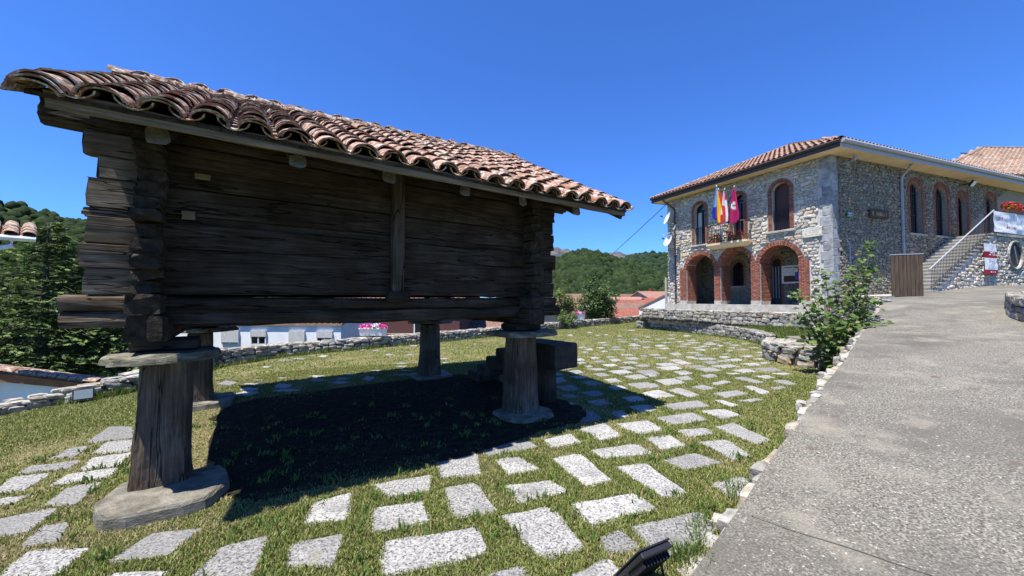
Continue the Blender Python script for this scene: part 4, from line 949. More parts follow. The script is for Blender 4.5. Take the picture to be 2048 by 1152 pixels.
# --- balcony
bs0, bs1 = fac(1505, 485)[0]-.05, fac(1424, 490)[0]; BO = .62; zb = 4.62
mb = MB(); out = [(bs0, -.1), (bs0, BO*.55)]+[(bs0+.22-.22*math.cos(t), BO-.2+.2*math.sin(t)) for t in (R(20), R(50), R(90))]+[(bs1-.22+.22*math.cos(t), BO-.2+.2*math.sin(t)) for t in (R(90), R(50), R(20))]+[(bs1, BO*.55), (bs1, -.1)]
def fan(mb, out, z0, z1, sh=0.):
    cx = sum(p[0] for p in out)/len(out); a = [(cx+(p[0]-cx)*(1-sh), p[1]*(1-sh), z0) for p in out]; bb = [(p[0], p[1], z1) for p in out]; mb.sweep([a, bb])
fan(mb, out, zb-.14, zb+.02, .18); fan(mb, out, zb+.02, zb+.12, 0.)
BAL = mb.build('balcony_slab', M_CREAM, TH, M=MF)
path = [(p[0]+(.05 if p[0] < (bs0+bs1)/2 else -.05), p[1]-.05 if p[1] > 0 else p[1]) for p in out]; rail = MB(); rail.tube([(p[0], p[1], zb+1.08) for p in path], .022, 6); rail.build('rail', M_BLACK, BAL)
rail = MB(); rail.tube([(p[0], p[1], zb+.2) for p in path], .016, 6); rail.build('rail', M_BLACK, BAL)
L_ = [0]
for i in range(len(path)-1): L_.append(L_[-1]+math.hypot(path[i+1][0]-path[i][0], path[i+1][1]-path[i][1]))
nbar = 30
for k in range(nbar+1):
    d = L_[-1]*k/nbar; i = max(j for j in range(len(L_)-1) if L_[j] <= d+1e-9); f = (d-L_[i])/max(1e-6, L_[i+1]-L_[i]); x = path[i][0]+(path[i+1][0]-path[i][0])*f; y = path[i][1]+(path[i+1][1]-path[i][1])*f
    b = MB(); b.tube([(x, y, zb+.12), (x, y, zb+1.08)], .011, 5); b.build('baluster', M_BLACK, BAL)
# --- wing wall
wt_ = [(5.60, 6.58, 4.88, 7.33), (7.72, 8.78, 4.88, 7.33), (9.74, 10.6, 4.86, 7.12), (12.5, 13.46, 4.86, 7.32)]
WLEN = 19.
holes = [arch_poly(-b, -a, z, ap) for a, b, z, ap in wt_]
mb = MB(); wall_panel(mb, [(-WLEN, .5), (0, .5), (0, EAVE), (-WLEN, EAVE)], holes, 0.)
for h in holes: reveal(mb, h, 0, -.3)
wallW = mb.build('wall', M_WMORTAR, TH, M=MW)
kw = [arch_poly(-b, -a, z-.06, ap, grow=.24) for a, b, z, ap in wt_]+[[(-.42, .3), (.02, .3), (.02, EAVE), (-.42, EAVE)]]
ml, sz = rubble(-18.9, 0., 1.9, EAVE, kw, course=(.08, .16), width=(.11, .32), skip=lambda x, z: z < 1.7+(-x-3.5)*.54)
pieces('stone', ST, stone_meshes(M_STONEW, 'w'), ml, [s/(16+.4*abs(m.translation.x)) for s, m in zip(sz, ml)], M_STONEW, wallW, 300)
z = 1.0; k = 1
while z < EAVE-.1:
    h = random.uniform(.3, .46); h = min(h, EAVE-z); w = .40 if k % 2 else .30
    obj('quoin', QM[k % 4], wallW, mat4((-w/2+.03, -.10, z+h/2), None, (w+.02, .275, h*.985))); z += h; k += 1
for (a, b_, z, ap) in wt_: arch_ring('window_surround', MW, -b_, -a, ap, z, .23, -.14, .03, .3, False)
for par in set(id(p) for p, _ in brick_rest):
    lst = [(p, M) for p, M in brick_rest if id(p) == par]; joined('bricks', BT[0][0], BT[0][1], [np.array(M) for _, M in lst], M_BRICK, RNG.random(len(lst)), lst[0][0])
for i, (a, b_, z, ap) in enumerate(wt_):
    window(MW, -b_, -a, z, ap, -.24, 'grille' if i != 2 else 'glass')
    if i < 2: b = MB(); b.bbox(-b_-.2, -a+.2, -.15, .1, z-.1, z, .01); b.build('sill', M_CONC, TH, M=MW)
# other walls and inside blocks so that nothing is open
mb = MB(); A, B_, C_, D_ = FP(FLEN, 0, 0), FP(FLEN, -19, 0), WP(WLEN, -8.4, 0), WP(WLEN, 0, 0)
for p, q in ((A, B_), (B_, C_), (C_, D_)): mb.add([(p.x, p.y, -1), (q.x, q.y, -1), (q.x, q.y, EAVE), (p.x, p.y, EAVE)], [(0, 1, 2, 3)])
mb.build('rear_wall', M_MORTAR, TH, world=True)
# --- hipped roof
OV = .66; ZE = 8.14; AX = FP(4.33, -5.16, 10.75)
E1 = CC+NF*OV+NW*OV*1.05; E1.z = ZE; E2 = FP(FLEN+OV, OV, ZE); E3 = E1+WD*26; E4 = E2+WD*24; AX2 = AX+WD*18; AX2.z = 10.75
E3.z = E4.z = ZE
mb = MB(); V = [E1, E2, E3, E4, AX, AX2]; mb.add(V, [(0, 4, 1), (0, 2, 5, 4), (1, 4, 5, 3), (2, 3, 5)])
dn = Vector((0, 0, -.06)); mb.add([v+dn for v in V], [(0, 1, 4), (0, 4, 5, 2), (1, 3, 5, 4)])
ROOFB = mb.build('roof', M_TILEB, TH, world=True)
I = ROOT[TH.name].translation
# soffit and fascia
mb = MB(); zs = EAVE+.02
c0 = E1.copy(); c1 = E2.copy(); c2 = E1+WD*22; i0 = CC-NF*.3-NW*.3; i1 = FP(FLEN+.0, -.3, 0)+Vector((0, 0, 0)); i2 = WP(21.5, -.3, 0); cl = FP(FLEN-.3, -.3, 0)
def at(p, z): return (p.x, p.y, z)
mb.add([at(c0, zs), at(c1, zs), at(cl, zs), at(i0, zs), at(i2, zs), at(c2, zs)], [(0, 1, 2, 3), (0, 3, 4, 5)])
e5 = E2+WD*12; mb.add([at(c1, zs), at(e5, zs), at(cl+WD*12, zs), at(cl, zs)], [(0, 1, 2, 3)])
mb.build('soffit', M_CREAM, TH, world=True)
for nm, p, q, m in (('fascia', c0, c1, M_BROWNP), ('fascia', c0, c2, M_GREYP), ('fascia', c1, e5, M_BROWNP)):
    mb = MB(); mb.add([at(p, zs-.02), at(q, zs-.02), at(q, ZE+.0), at(p, ZE+.0)], [(0, 1, 2, 3)]); mb.build(nm, m, TH, world=True)
mb = MB(); g0 = E1+NW*.07; g2 = c2+NW*.07; mb.tube([at(g0, ZE-.06), at(g2, ZE-.06)], .085, 8); mb.build('gutter', M_GREYP, TH, world=True)
mb = MB(); g0 = E1+NF*.06; g1 = E2+NF*.06; mb.tube([at(g0, ZE-.06), at(g1, ZE-.06)], .075, 8); mb.build('gutter', M_BROWNP, TH, world=True)
# tiles on the facade slope (objects) and along the wing eave
BC = barrel(.44, .105, .085, th=.016, seg=5, rise=.8, rings=2); BCm = [new_mesh('tile', [tuple(p) for p in BC[0]], [tuple(int(i) for i in q) for q in BC[1]], M_TILEB)]
def tile_plane(p0, pe, up, ncol, nrow, lift=.02):
    """tile matrices on the plane through eave p0->pe with upslope vector `up` (towards the ridge); yields (col,row,M,f)"""
    ex = (pe-p0); W_ = ex.length; ex = ex.normalized(); uy = up.normalized(); nzv = ex.cross(uy); 
    if nzv.z < 0: nzv = -nzv
    Rm = Matrix((ex, uy, nzv)).transposed()
    for c in range(ncol):
        for r_ in range(nrow):
            yield c, r_, p0+ex*(W_*(c+.5)/ncol)+uy*(up.length*r_/nrow-.06)+nzv*lift, Rm
mid = (E1+E2)/2; up = AX-mid; up -= (E2-E1).normalized()*up.dot((E2-E1).normalized())
apx = (AX-E1).dot((E2-E1).normalized())/(E2-E1).length
keepM = []; sizes = []
for c, r_, p, Rm in tile_plane(E1, E2, up, 42, 14):
    f = (c+.5)/42; h = r_/14; lim = min(f/apx, (1-f)/(1-apx))
    if h > lim-.01: continue
    keepM.append(mat4(p-I+Vector((0, 0, random.uniform(0, .012))), Rm @ Matrix.Rotation(random.uniform(-.03, .03), 3, 'Z') @ Matrix.Rotation(-.04, 3, 'X'))); sizes.append(1/(p.length)*(1 if r_ else 3))
pieces('tile', [BC], BCm, keepM, sizes, M_TILEB, ROOFB, 300)
mlw = []
nW = NW.copy(); upw = AX2-E3; upw = Vector((-NW.x*5.4, -NW.y*5.4, 2.61))
for c, r_, p, Rm in tile_plane(E1, E1+WD*24, upw, 104, 14): 
    if r_ < 3 and r_/14 < (c+.5)/104*24/5: mlw.append(np.array(mat4(p-I+Vector((0, 0, .01)), Rm)))
joined('tiles', BC[0], BC[1], mlw, M_TILEB, RNG.random(len(mlw)), ROOFB)
for a, b_ in ((E1, AX), (E2, AX), (AX, AX2)):
    d = b_-a; n = int(d.length/.36); dn_ = d.normalized(); ex = dn_.cross(Vector((0, 0, 1))).normalized(); nv = ex.cross(dn_)
    for k in range(n if b_ is not AX2 else 14):
        p = a+dn_*(.36*k-.05); Rm = Matrix((ex, dn_, nv)).transposed()
        obj('ridge_tile', BCm[0], ROOFB, mat4(p-I+nv*.03, Rm @ Matrix.Rotation(-.03, 3, 'X'), (1.25, 1, 1.1)))
# downpipes
t0 = wng(1797, 350)[0]; mb = MB(); te = wng(1830, 318, OV)[0]
mb.tube([WP(te, OV+.0, ZE-.12), WP(te, OV-.05, ZE-.25), WP(t0, .12, 7.42), WP(t0, .10, 7.3), WP(t0, .10, 3.6), WP(t0, .10, 2.1)], .058, 8); mb.build('downpipe', M_GREYP, TH, world=True)
s_ = fac(1352, 450)[0]; mb = MB(); mb.tube([FP(s_+.5, OV, ZE-.12), FP(s_+.45, OV-.1, ZE-.3), FP(s_, .10, 7.25), FP(s_, .10, 7.1), FP(s_, .10, 1.25)], .045, 8); mb.build('downpipe', M_BROWNP, TH, world=True)
for z in (2.6, 4.4, 6.2): mb = MB(); mb.tube([FP(s_-.09, .10, z), FP(s_+.09, .10, z)], .05, 6); mb.build('pipe_clip', M_BROWNP, TH, world=True)
t1 = wng(1697, 520)[0]; mb = MB(); mb.tube([WP(t1-.25, .06, 4.35), WP(t1, .06, 4.1), WP(t1, .06, 2.0)], .035, 6); mb.build('cable_duct', M_GREYP, TH, world=True)
mb = MB(); mb.box(-.2, .2, -.05, .16, 0, .1); 
# floodlight under the wing eave, lamp at the corner
def wall_lamp(t, z, label):
    o = WP(t, .25, z); r = root('wall_floodlight', o, math.atan2(-WD.y, -WD.x), label, 'floodlight')
    b = MB(); b.hexa([(-.16, .02, -.12), (.16, .02, -.12), (.16, .10, -.16), (-.16, .10, -.16), (-.16, .20, .14), (.16, .20, .14), (.16, .26, .08), (-.16, .26, .08)]); b.build('housing', M_BLACK, r)
    b = MB(); b.hexa([(-.14, .105, -.15), (.14, .105, -.15), (.14, .12, -.155), (-.14, .12, -.155), (-.14, .262, .07), (.14, .262, .07), (.14, .275, .06), (-.14, .275, .06)]); b.build('lens', M_DISH, r)
    b = MB(); b.tube([(0, -.25, 0), (0, .05, 0)], .025, 6); b.build('bracket', M_BLACK, r)
wall_lamp(wng(1938, 333, .3)[0], 7.6, 'black floodlight under the eaves above the side door')
b = MB(); o = WP(.75, .2, 7.62); r = root('wall_lamp', o, 0, 'small grey lamp on a bent arm near the building corner', 'lamp'); b.tube([WP(.55, -.02, 7.5), WP(.6, .25, 7.48), WP(.85, .4, 7.62)], .018, 6); b.build('arm', M_GREYP, r, world=True); b = MB(); b.tube([WP(.85, .4, 7.56), WP(.88, .42, 7.78)], [.05, .08], 8); b.build('shade', M_GREYP, r, world=True)
# --- outside stair, landing and rail
SL0, SL1, SW = 3.65, 8.92, 1.5; NSTEP = 17
STR = root('outside_stair', WP(SL0, .8, 1.95), 0, 'straight outside stair with pale treads and an iron rail along the side wall', 'stair')
zl = 4.82
for k in range(NSTEP):
    ta = SL0+(SL1-SL0)*k/NSTEP; tb = SL1; z1 = 2.0+(zl-2.0)*(k+1)/NSTEP; z0 = z1-.07
    mb = MB(); mb.hexa([tuple(WP(t, o, z0)) for t, o in ((ta-.03, SW+.02), (ta+.34, SW+.02), (ta+.34, .08), (ta-.03, .08))]+[tuple(WP(t, o, z1)) for t, o in ((ta-.03, SW+.02), (ta+.34, SW+.02), (ta+.34, .08), (ta-.03, .08))]); mb.build('tread', M_CONC, STR, world=True)
    mb = MB(); mb.hexa([tuple(WP(t, o, 1.6)) for t, o in ((ta, SW-.05), (ta+.31, SW-.05), (ta+.31, .06), (ta, .06))]+[tuple(WP(t, o, z0-.003)) for t, o in ((ta, SW-.05), (ta+.31, SW-.05), (ta+.31, .06), (ta, .06))]); mb.build('riser', M_MORTAR, STR, world=True)
# rubble side of stair and landing
mb = MB(); pr = [(-SL0-.1, 1.5), (-18., 1.5), (-18., zl-.1), (-SL1, zl-.1)]
mb.add([(x, SW-.06, z) for x, z in pr], [(0, 1, 2, 3)]); mb.add([(-18., SW-.06, zl-.1), (-SL1, SW-.06, zl-.1), (-SL1, .1, zl-.1), (-18, .1, zl-.1)], [(0, 1, 2, 3)])
sd_ = mb.build('side_wall', M_MORTAR, STR, M=Matrix.Translation(CC-ROOT[STR.name].translation) @ MW)
tc, zc = 10.65, 3.88; circ = [(-tc+.66*math.cos(2*math.pi*k/20), zc+.66*math.sin(2*math.pi*k/20)) for k in range(20)]
ml, sz = rubble(-14.5, -SL0-.2, 1.7, zl-.12, [circ], course=(.11, .2), width=(.13, .30), dep=.09, yoff=SW-.06, skip=lambda x, z: z > 1.75+(-x-SL0)*.535)
pieces('stone', ST, stone_meshes(M_STONEB, 's'), ml, sz, M_STONEB, sd_, 300)
mb = MB(); mb.hexa([tuple(WP(t, o, zl-.1)) for t, o in ((SL1, SW+.05), (18, SW+.05), (18, .05), (SL1, .05))]+[tuple(WP(t, o, zl+.004)) for t, o in ((SL1, SW+.05), (18, SW+.05), (18, .05), (SL1, .05))]); mb.build('landing', M_CONC, STR, world=True)
mb = MB(); mb.add([(-tc, SW-.03, zc)]+[(p[0]*.97-.03*tc, SW-.03, p[1]*.97+.03*zc) for p in circ], [(0, k+1, (k+1) % 20+1) for k in range(20)]); ov = mb.build('round_window', M_DOORB, STR, M=Matrix.Translation(CC-ROOT[STR.name].translation) @ MW)
mb = MB(); mb.tube([(p[0], SW, p[1]) for p in circ]+[(circ[0][0], SW, circ[0][1])], .06, 6); mb.build('surround', M_STONE, ov)
mb = MB(); mb.tube([(-tc-.15, SW+.02, zc-.4), (-tc+.1, SW+.02, zc+.4)], .02, 5); mb.build('bar', M_GREYP, ov)
# rail
def rz(t): return 2.0+(zl-2.0)*max(0, min(1, (t-SL0)/(SL1-SL0)))
mb = MB(); mb.tube([WP(SL0-.15, SW-.03, rz(SL0)+1.0), WP(SL1, SW-.03, zl+1.08)], .026, 6); mb.build('hand_rail', M_GREYP, STR, world=True)
mb = MB(); mb.tube([WP(SL0, SW-.03, rz(SL0)+.12), WP(SL1, SW-.03, zl+.12)], .018, 5); mb.build('lower_rail', M_BLACK, STR, world=True)
for k in range(46):
    t = SL0+(SL1-SL0)*k/45; mb = MB(); mb.tube([WP(t, SW-.03, rz(t)+.0), WP(t, SW-.03, rz(t)+1.04)], .010, 4); mb.build('baluster', M_BLACK, STR, world=True)
mb = MB(); mb.tube([WP(SL1, SW-.03, zl+1.08), WP(18, SW-.03, zl+1.08)], .03, 6); mb.build('hand_rail', M_BLACK, STR, world=True)
for k in range(12): t = SL1+k*.16; mb = MB(); mb.tube([WP(t, SW-.03, zl), WP(t, SW-.03, zl+1.08)], .012, 4); mb.build('baluster', M_BLACK, STR, world=True)
# banners
def cloth(name, mats, Mfr, x0, x1, z0, z1, y, bands, label, cat, amp=.03, nx=16, nzv=24):
    r = root(name, (Mfr @ Vector(((x0+x1)/2, y, z0))), 0, label, cat); mb = MB(); V = []
    for i in range(nzv+1):
        for k in range(nx+1):
            u = k/nx; v = i/nzv; xx = x0+(x1-x0)*u; V.append((xx+.02*nz(v*3, u*2, 7), y+amp*(nz(u*4, v*2.5, 3)+.6*nz(u*9, v*5, 5)), z0+(z1-z0)*v+.03*nz(u*3, 1, 9)*(v > .9)))
    F = []; mi = []
    for i in range(nzv):
        v = (i+.5)/nzv; b = [j for j, (lo, hi) in enumerate(bands) if lo <= v < hi]
        for k in range(nx): F.append((i*(nx+1)+k, i*(nx+1)+k+1, (i+1)*(nx+1)+k+1, (i+1)*(nx+1)+k)); mi.append(b[0] % 2 if b else 0)
    T = Mfr; V = [tuple(T @ Vector(p)) for p in V]; I_ = ROOT[r.name].inverted(); V = [tuple(I_ @ Vector(p)) for p in V]
    obj('cloth', new_mesh('cloth', V, F, mats, mi, smooth=True), r); return r, T, I_
TC = Matrix.Translation(CC) @ MW
bx0, bx1 = -wng(1994, 520, SW+.1)[0], -wng(1969, 520, SW+.1)[0]
rb, T_, I_ = cloth('event_banner', [M_MAROON, M_PAPER], TC, bx0, bx1, 2.88, 4.28, SW+.10, [(0, .16), (.16, .56), (.56, .75), (.75, 1.)], 'white and dark red vertical banner on the rubble wall below the landing', 'banner')
def strokes(par, T, I_, x0, x1, z, h, y, mat, n, seed, name='lettering'):
    rg = random.Random(seed); mb = MB(); w = (x1-x0)/n
    for k in range(n):
        if rg.random() < .12: continue
        a = x0+w*k; mb.box(a+w*.1, a+w*.3, y, y+.004, z, z+h)
        if rg.random() < .7: mb.box(a+w*.3, a+w*.8, y, y+.004, z+h*rg.choice((0, .4, .8)), z+h*rg.choice((.45, .85, 1.))+.001)
        if rg.random() < .5: mb.box(a+w*.62, a+w*.8, y, y+.0045, z, z+h)
    mb.v = [tuple(I_ @ (T @ Vector(p))) for p in mb.v]; tag(mb.build(name, mat, par), kind='stuff')
bw_ = bx1-bx0
for k, (z, a, b_) in enumerate(((3.58, .25, .75), (3.52, .15, .85), (3.46, .2, .8), (3.38, .3, .7), (3.30, .35, .7), (3.2, .35, .65))): strokes(rb, T_, I_, bx0+bw_*a, bx0+bw_*b_, z, .03, SW+.155, M_GREYP, 9, k)
for k, (z, a, b_) in enumerate(((3.84, .3, .7), (3.75, .12, .88), (2.98, .3, .7))): strokes(rb, T_, I_, bx0+bw_*a, bx0+bw_*b_, z, .05, SW+.155, M_PAPER, 9, k+20)
lt0, lt1 = -14.6, -wng(1990, 445, SW+.08)[0]
rl, T_, I_ = cloth('long_banner', [M_PAPER, M_WHITEP], TC, lt0, lt1, zl+.06, zl+1.02, SW+.05, [(0, 1)], 'long wrinkled white banner tied along the landing rail', 'banner', amp=.05, nx=50, nzv=12)
for k, (z, x, w, m) in enumerate(((zl+.62, .10, .5, M_MAROON), (zl+.35, .55, .5, M_GREYP), (zl+.22, .9, .9, M_MAROON), (zl+.3, 2.2, .8, M_GREYP), (zl+.5, 3.2, .8, M_MAROON))): strokes(rl, T_, I_, lt1-x-w, lt1-x, z, .12, SW+.125, m, 6, k+40)
# red flower box on the landing rail
def flowers(mb, c, lx, ly, h, n, cols, leafc, Rm=None, ls=.05):
    for k in range(n):
        p = Vector((random.uniform(-lx, lx), random.uniform(-ly, ly), random.uniform(0, h))); isf = random.random() < .55 or p.z > h*.8
        col = random.choice(cols) if isf else [x*random.uniform(.7, 1.3) for x in leafc]; s = ls*random.uniform(.6, 1.2)
        nv = Vector((random.uniform(-1, 1), random.uniform(-1, 1), random.uniform(.1, 1))).normalized(); a = nv.orthogonal().normalized(); b = nv.cross(a); V = [c+p+(a*math.cos(t)+b*math.sin(t))*s*(1 if i % 2 == 0 else .75)+nv*(.25*s if i % 2 else 0) for i, t in enumerate(2*math.pi*q/6 for q in range(6))]
        mb.add(V, [tuple(range(6))], 0, col)
fo = WP(10.5, SW-.02, zl+1.02); fb = root('flower_box', fo, math.atan2(WD.y, WD.x), 'terracotta box of red flowers hung on the landing rail', 'flower box')
b = MB(); b.hexa([(-.5, -.08, 0), (.9, -.08, 0), (.9, .08, 0), (-.5, .08, 0), (-.55, -.11, .2), (.95, -.11, .2), (.95, .11, .2), (-.55, .11, .2)]); b.build('box', M_TERRA, fb)
b = MB(); flowers(b, Vector((.2, 0, .2)), .72, .18, .32, 330, [(.55, .02, .03), (.62, .05, .04)], (.10, .14, .03)); tag(b.build('flowers', M_PETAL, fb), kind='stuff')
# balcony flower boxes
for (sa, sb) in ((bs0+.25, bs0+1.05), (bs1-.85, bs1-.2)):
    o = FP((sa+sb)/2, BO-.22, zb+.125); fb = root('flower_box', o, math.atan2(FD.y, FD.x), 'long planter of red geraniums at the open door side of the balcony' if sa < bs0+.5 else 'planter of leafy geraniums at the corner of the balcony by the flags', 'flower box')
    L2 = (sb-sa)/2; b = MB(); b.box(-L2, L2, -.09, .09, 0, .2); b.build('box', M_TERRA, fb); b = MB(); flowers(b, Vector((0, 0, .2)), L2, .14, .28, 150, [(.55, .03, .04), (.6, .10, .09)] if sa < bs0+.5 else [(.10, .16, .04), (.5, .05, .05)], (.08, .13, .03)); tag(b.build('flowers', M_PETAL, fb), kind='stuff')
# flags: hanging cloth on poles that lean out of one socket
def flag(px, pyt, pxb, pyb, cols, label, wpx, emb=None, bands='v'):
    base = FP(fac(1455, 480)[0], BO-.12, 4.9); s1, z1 = fac(px, pyt, BO+.35); top = FP(s1, BO+.35, z1)
    r = root('flag', base, 0, label, 'flag', 'flags on the balcony'); b = MB(); d = (top-base); b.tube([base-d.normalized()*.25, top+d.normalized()*.1], .016, 6); b.build('pole', M_GREYP, r, world=True)
    b = MB(); b.tube([top+d.normalized()*.08, top+d.normalized()*.16], [.03, .012], 8); b.build('finial', M_WHITEP, r, world=True)
    nx, nzv = 14, 22; V = []; Cc = []; F = []; sb, zb2 = fac(pxb, pyb, BO+.35); hgt = z1-zb2
    for i in range(nzv+1):
        v = i/nzv; half = wpx*(.10+.9*min(1, v*1.25)**.8)*(1-.25*max(0, v-.8))
        for k in range(nx+1):
            u = k/nx-.5; s = s1+(sb-s1)*v-u*half; off = BO+.35+.08*math.sin(u*11+px)*(.3+v)+.03*math.sin(u*23+v*3)
            zz = z1-hgt*v*(1-.13*abs(u+.2))-.05*u; V.append(FP(s, off, zz)); Cc.append(cols(u+.5, v))
        if i: F += [((i-1)*(nx+1)+k, (i-1)*(nx+1)+k+1, i*(nx+1)+k+1, i*(nx+1)+k) for k in range(nx)]
    I_ = ROOT[r.name].inverted(); me = new_mesh('cloth', [tuple(I_ @ p) for p in V], F, M_FLAG, smooth=True)
    a = me.color_attributes.new('col', 'FLOAT_COLOR', 'POINT'); a.data.foreach_set('color', np.array([c4(c) for c in Cc], np.float32).ravel()); obj('cloth', me, r)
MAR = (.42, .02, .12)
flag(1433.5, 376, 1432, 440, lambda u, v: (.20, .42, .72) if v < .6 else (.03, .05, .45), 'pale blue and dark blue flag at the end of the balcony', .34)
flag(1437, 382, 1444, 445, lambda u, v: (.55, .03, .03) if abs(u-.5) > .26 else (.85, .50, .03), 'red and yellow striped flag hanging above the balcony', .62)
flag(1449, 382, 1448, 449, lambda u, v: (.72, .70, .70) if (u < .5) == (v < .55) or (.3 < v < .7) else (.48, .03, .06), 'white and crimson quartered flag between the yellow one and the maroon one', .50)
flag(1467.5, 377, 1468, 447, lambda u, v: (.75, .72, .70) if ((u-.48)/.26)**2+((v-.50)/.10)**2 < 1 and not (((u-.5)/.1)**2+((v-.5)/.03)**2 < 1) else ((.05, .04, .04) if ((u-.5)/.1)**2+((v-.5)/.03)**2 < 1 else MAR), 'maroon flag with a pale round emblem over the balcony door', .62)
# plaque and signs
p0 = fac(1607, 462); p1 = fac(1646, 472); z0 = fac(1627, 474)[1]; z1 = fac(1627, 456)[1]
pl = root('stone_plaque', FP((p0[0]+p1[0])/2, .05, z0), math.atan2(FD.y, FD.x), 'pale stone plaque with worn lettering on the front wall', 'plaque'); hw = (p0[0]-p1[0])/2
b = MB(); b.bbox(-hw, hw, -.02, .06, 0, z1-z0, .01); b.build('slab', mk('plaque_stone', [(.3, (.50, .47, .38)), (.7, (.68, .65, .54))], scale=7, bump=.2), pl)
for x in (-hw+.05, hw-.05):
    for z in (.05, z1-z0-.05): b = MB(); b.tube([(x, .05, z), (x, .075, z)], .014, 6); b.build('stud', M_BLACK, pl)
for k in range(4): strokes(pl, Matrix.Identity(4), Matrix.Identity(4), -hw*.7, hw*.7, .08+k*.09, .045, .061, mk('faded_paint', [(.3, (.36, .33, .26)), (.7, (.48, .45, .37))], scale=5, bump=0), 11, 60+k)
g0 = wng(1689, 424); g1 = wng(1700, 436)
sg = root('street_sign', WP((g0[0]+g1[0])/2, .08, g1[1]), math.atan2(-WD.y, -WD.x), 'small green street name sign on the side wall by the corner', 'sign'); hw = (g1[0]-g0[0])/2; hh = g0[1]-g1[1]
b = MB(); b.box(-hw, hw, 0, .02, 0, hh); b.build('plate', M_GREEN, sg)
strokes(sg, Matrix.Identity(4), Matrix.Identity(4), -hw*.8, hw*.8, hh*.56, hh*.3, .021, M_PAPER, 5, 81); strokes(sg, Matrix.Identity(4), Matrix.Identity(4), -hw*.8, hw*.8, hh*.14, hh*.3, .021, M_PAPER, 5, 84)
g0 = wng(1733, 427); g1 = wng(1770, 441)
sg = root('wooden_sign', WP((g0[0]+g1[0])/2, .10, g1[1]+.02), math.atan2(-WD.y, -WD.x), 'brown wooden sign with carved pale letters on the side wall', 'sign'); hw = (g1[0]-g0[0])/2; hh = .36
b = MB(); b.bbox(-hw, hw, -.02, .05, 0, hh, .015); b.build('board', M_GATE, sg); M_CARVE = plain('carved_letters', (.38, .27, .19), .8)
strokes(sg, Matrix.Identity(4), Matrix.Identity(4), hw*.68, hw*.84, .10, .17, .051, M_CARVE, 1, 3); strokes(sg, Matrix.Identity(4), Matrix.Identity(4), -hw*.75, hw*.55, .10, .16, .051, M_CARVE, 10, 93)
# satellite dishes by the far corner
def dish(px, py, dia, label, yaw, cat='satellite dish'):
    s, z = fac(px, py, .55); o = FP(s, .55, z); r = root('satellite_dish', FP(s, .1, z-.3), 0, label, cat, 'satellite dishes on the building corner'); ax = (NF*.9+FD*.5+Vector((0, 0, .42))).normalized(); ax.rotate(Matrix.Rotation(yaw, 3, 'Z')); a = ax.orthogonal().normalized(); bb = ax.cross(a); mb = MB(); V = []; n = 20
    for i in range(5):
        f = i/4
        for k in range(n): t = 2*math.pi*k/n; V.append(o+(a*math.cos(t)+bb*math.sin(t))*dia/2*f+ax*(.16*dia*f*f))
    mb.add(V, [(i*n+k, i*n+(k+1) % n, (i+1)*n+(k+1) % n, (i+1)*n+k) for i in range(4) for k in range(n)]); mb.build('reflector', M_DISH, r, world=True, smooth=True)
    lo = o-Vector((0, 0, dia*.45))+ax*.1; hd = o+ax*dia*.62-Vector((0, 0, dia*.05)); mb = MB(); mb.tube([lo, hd], .014, 5); mb.build('feed_arm', M_GREYP, r, world=True)
    mb = MB(); mb.tube([hd-ax*.08, hd+ax*.06], .04, 8); mb.build('feed_horn', M_BLACK, r, world=True)
    mb = MB(); w_ = FP(s, .0, z-.3); mb.tube([w_, w_+NF*.45, w_+NF*.45+Vector((0, 0, .3)), o], .025, 6); mb.build('bracket', M_GREYP, r, world=True)
dish(1338, 437, .78, 'upper large white satellite dish on the far corner of the building', 0); dish(1339, 482, .74, 'lower large white satellite dish on the far corner of the building', .25); dish(1351, 455, .40, 'smallest satellite dish beside the brown downpipe', -.2)
s, z = fac(1333, 463, .3); r = root('aerial_bracket', FP(s, .05, z-.2), 0, 'hooked grey aerial bracket between the two large dishes', 'bracket'); b = MB(); b.tube([FP(s-.25, 0, z-.2), FP(s-.2, .4, z-.25), FP(s+.05, .45, z-.28), FP(s+.15, .45, z-.15), FP(s+.15, .45, z+.25)], .02, 6); b.build('arm', M_GREYP, r, world=True)
# wooden gate leaf at the top of the lane
g0 = Vector((14.46, 14.62, 0)); g1 = Vector((15.24, 14.30, 0)); zg = road_z(14.8, 14.4)-.02
gt = root('wooden_gate', (g0+g1)/2+Vector((0, 0, zg)), math.atan2((g1-g0).y, (g1-g0).x), 'dark brown board gate leaf standing open at the top of the lane', 'gate'); hw = (g1-g0).length/2+.04; hh = 1.60
for k in range(8): x0 = -hw+2*hw*k/8; b = MB(); b.bbox(x0+.006, x0+2*hw/8-.006, -.02, .02+random.uniform(-.004, .004), .03, hh, .006); b.build('board', M_GATE, gt)
for z in (.25, 1.3): b = MB(); b.box(-hw, hw, .024, .06, z, z+.1); b.build('ledge', M_GATE, gt)
b = MB(); b.box(-hw-.02, hw+.02, -.03, .03, hh+.003, hh+.03); b.build('capping', M_GREYP, gt)
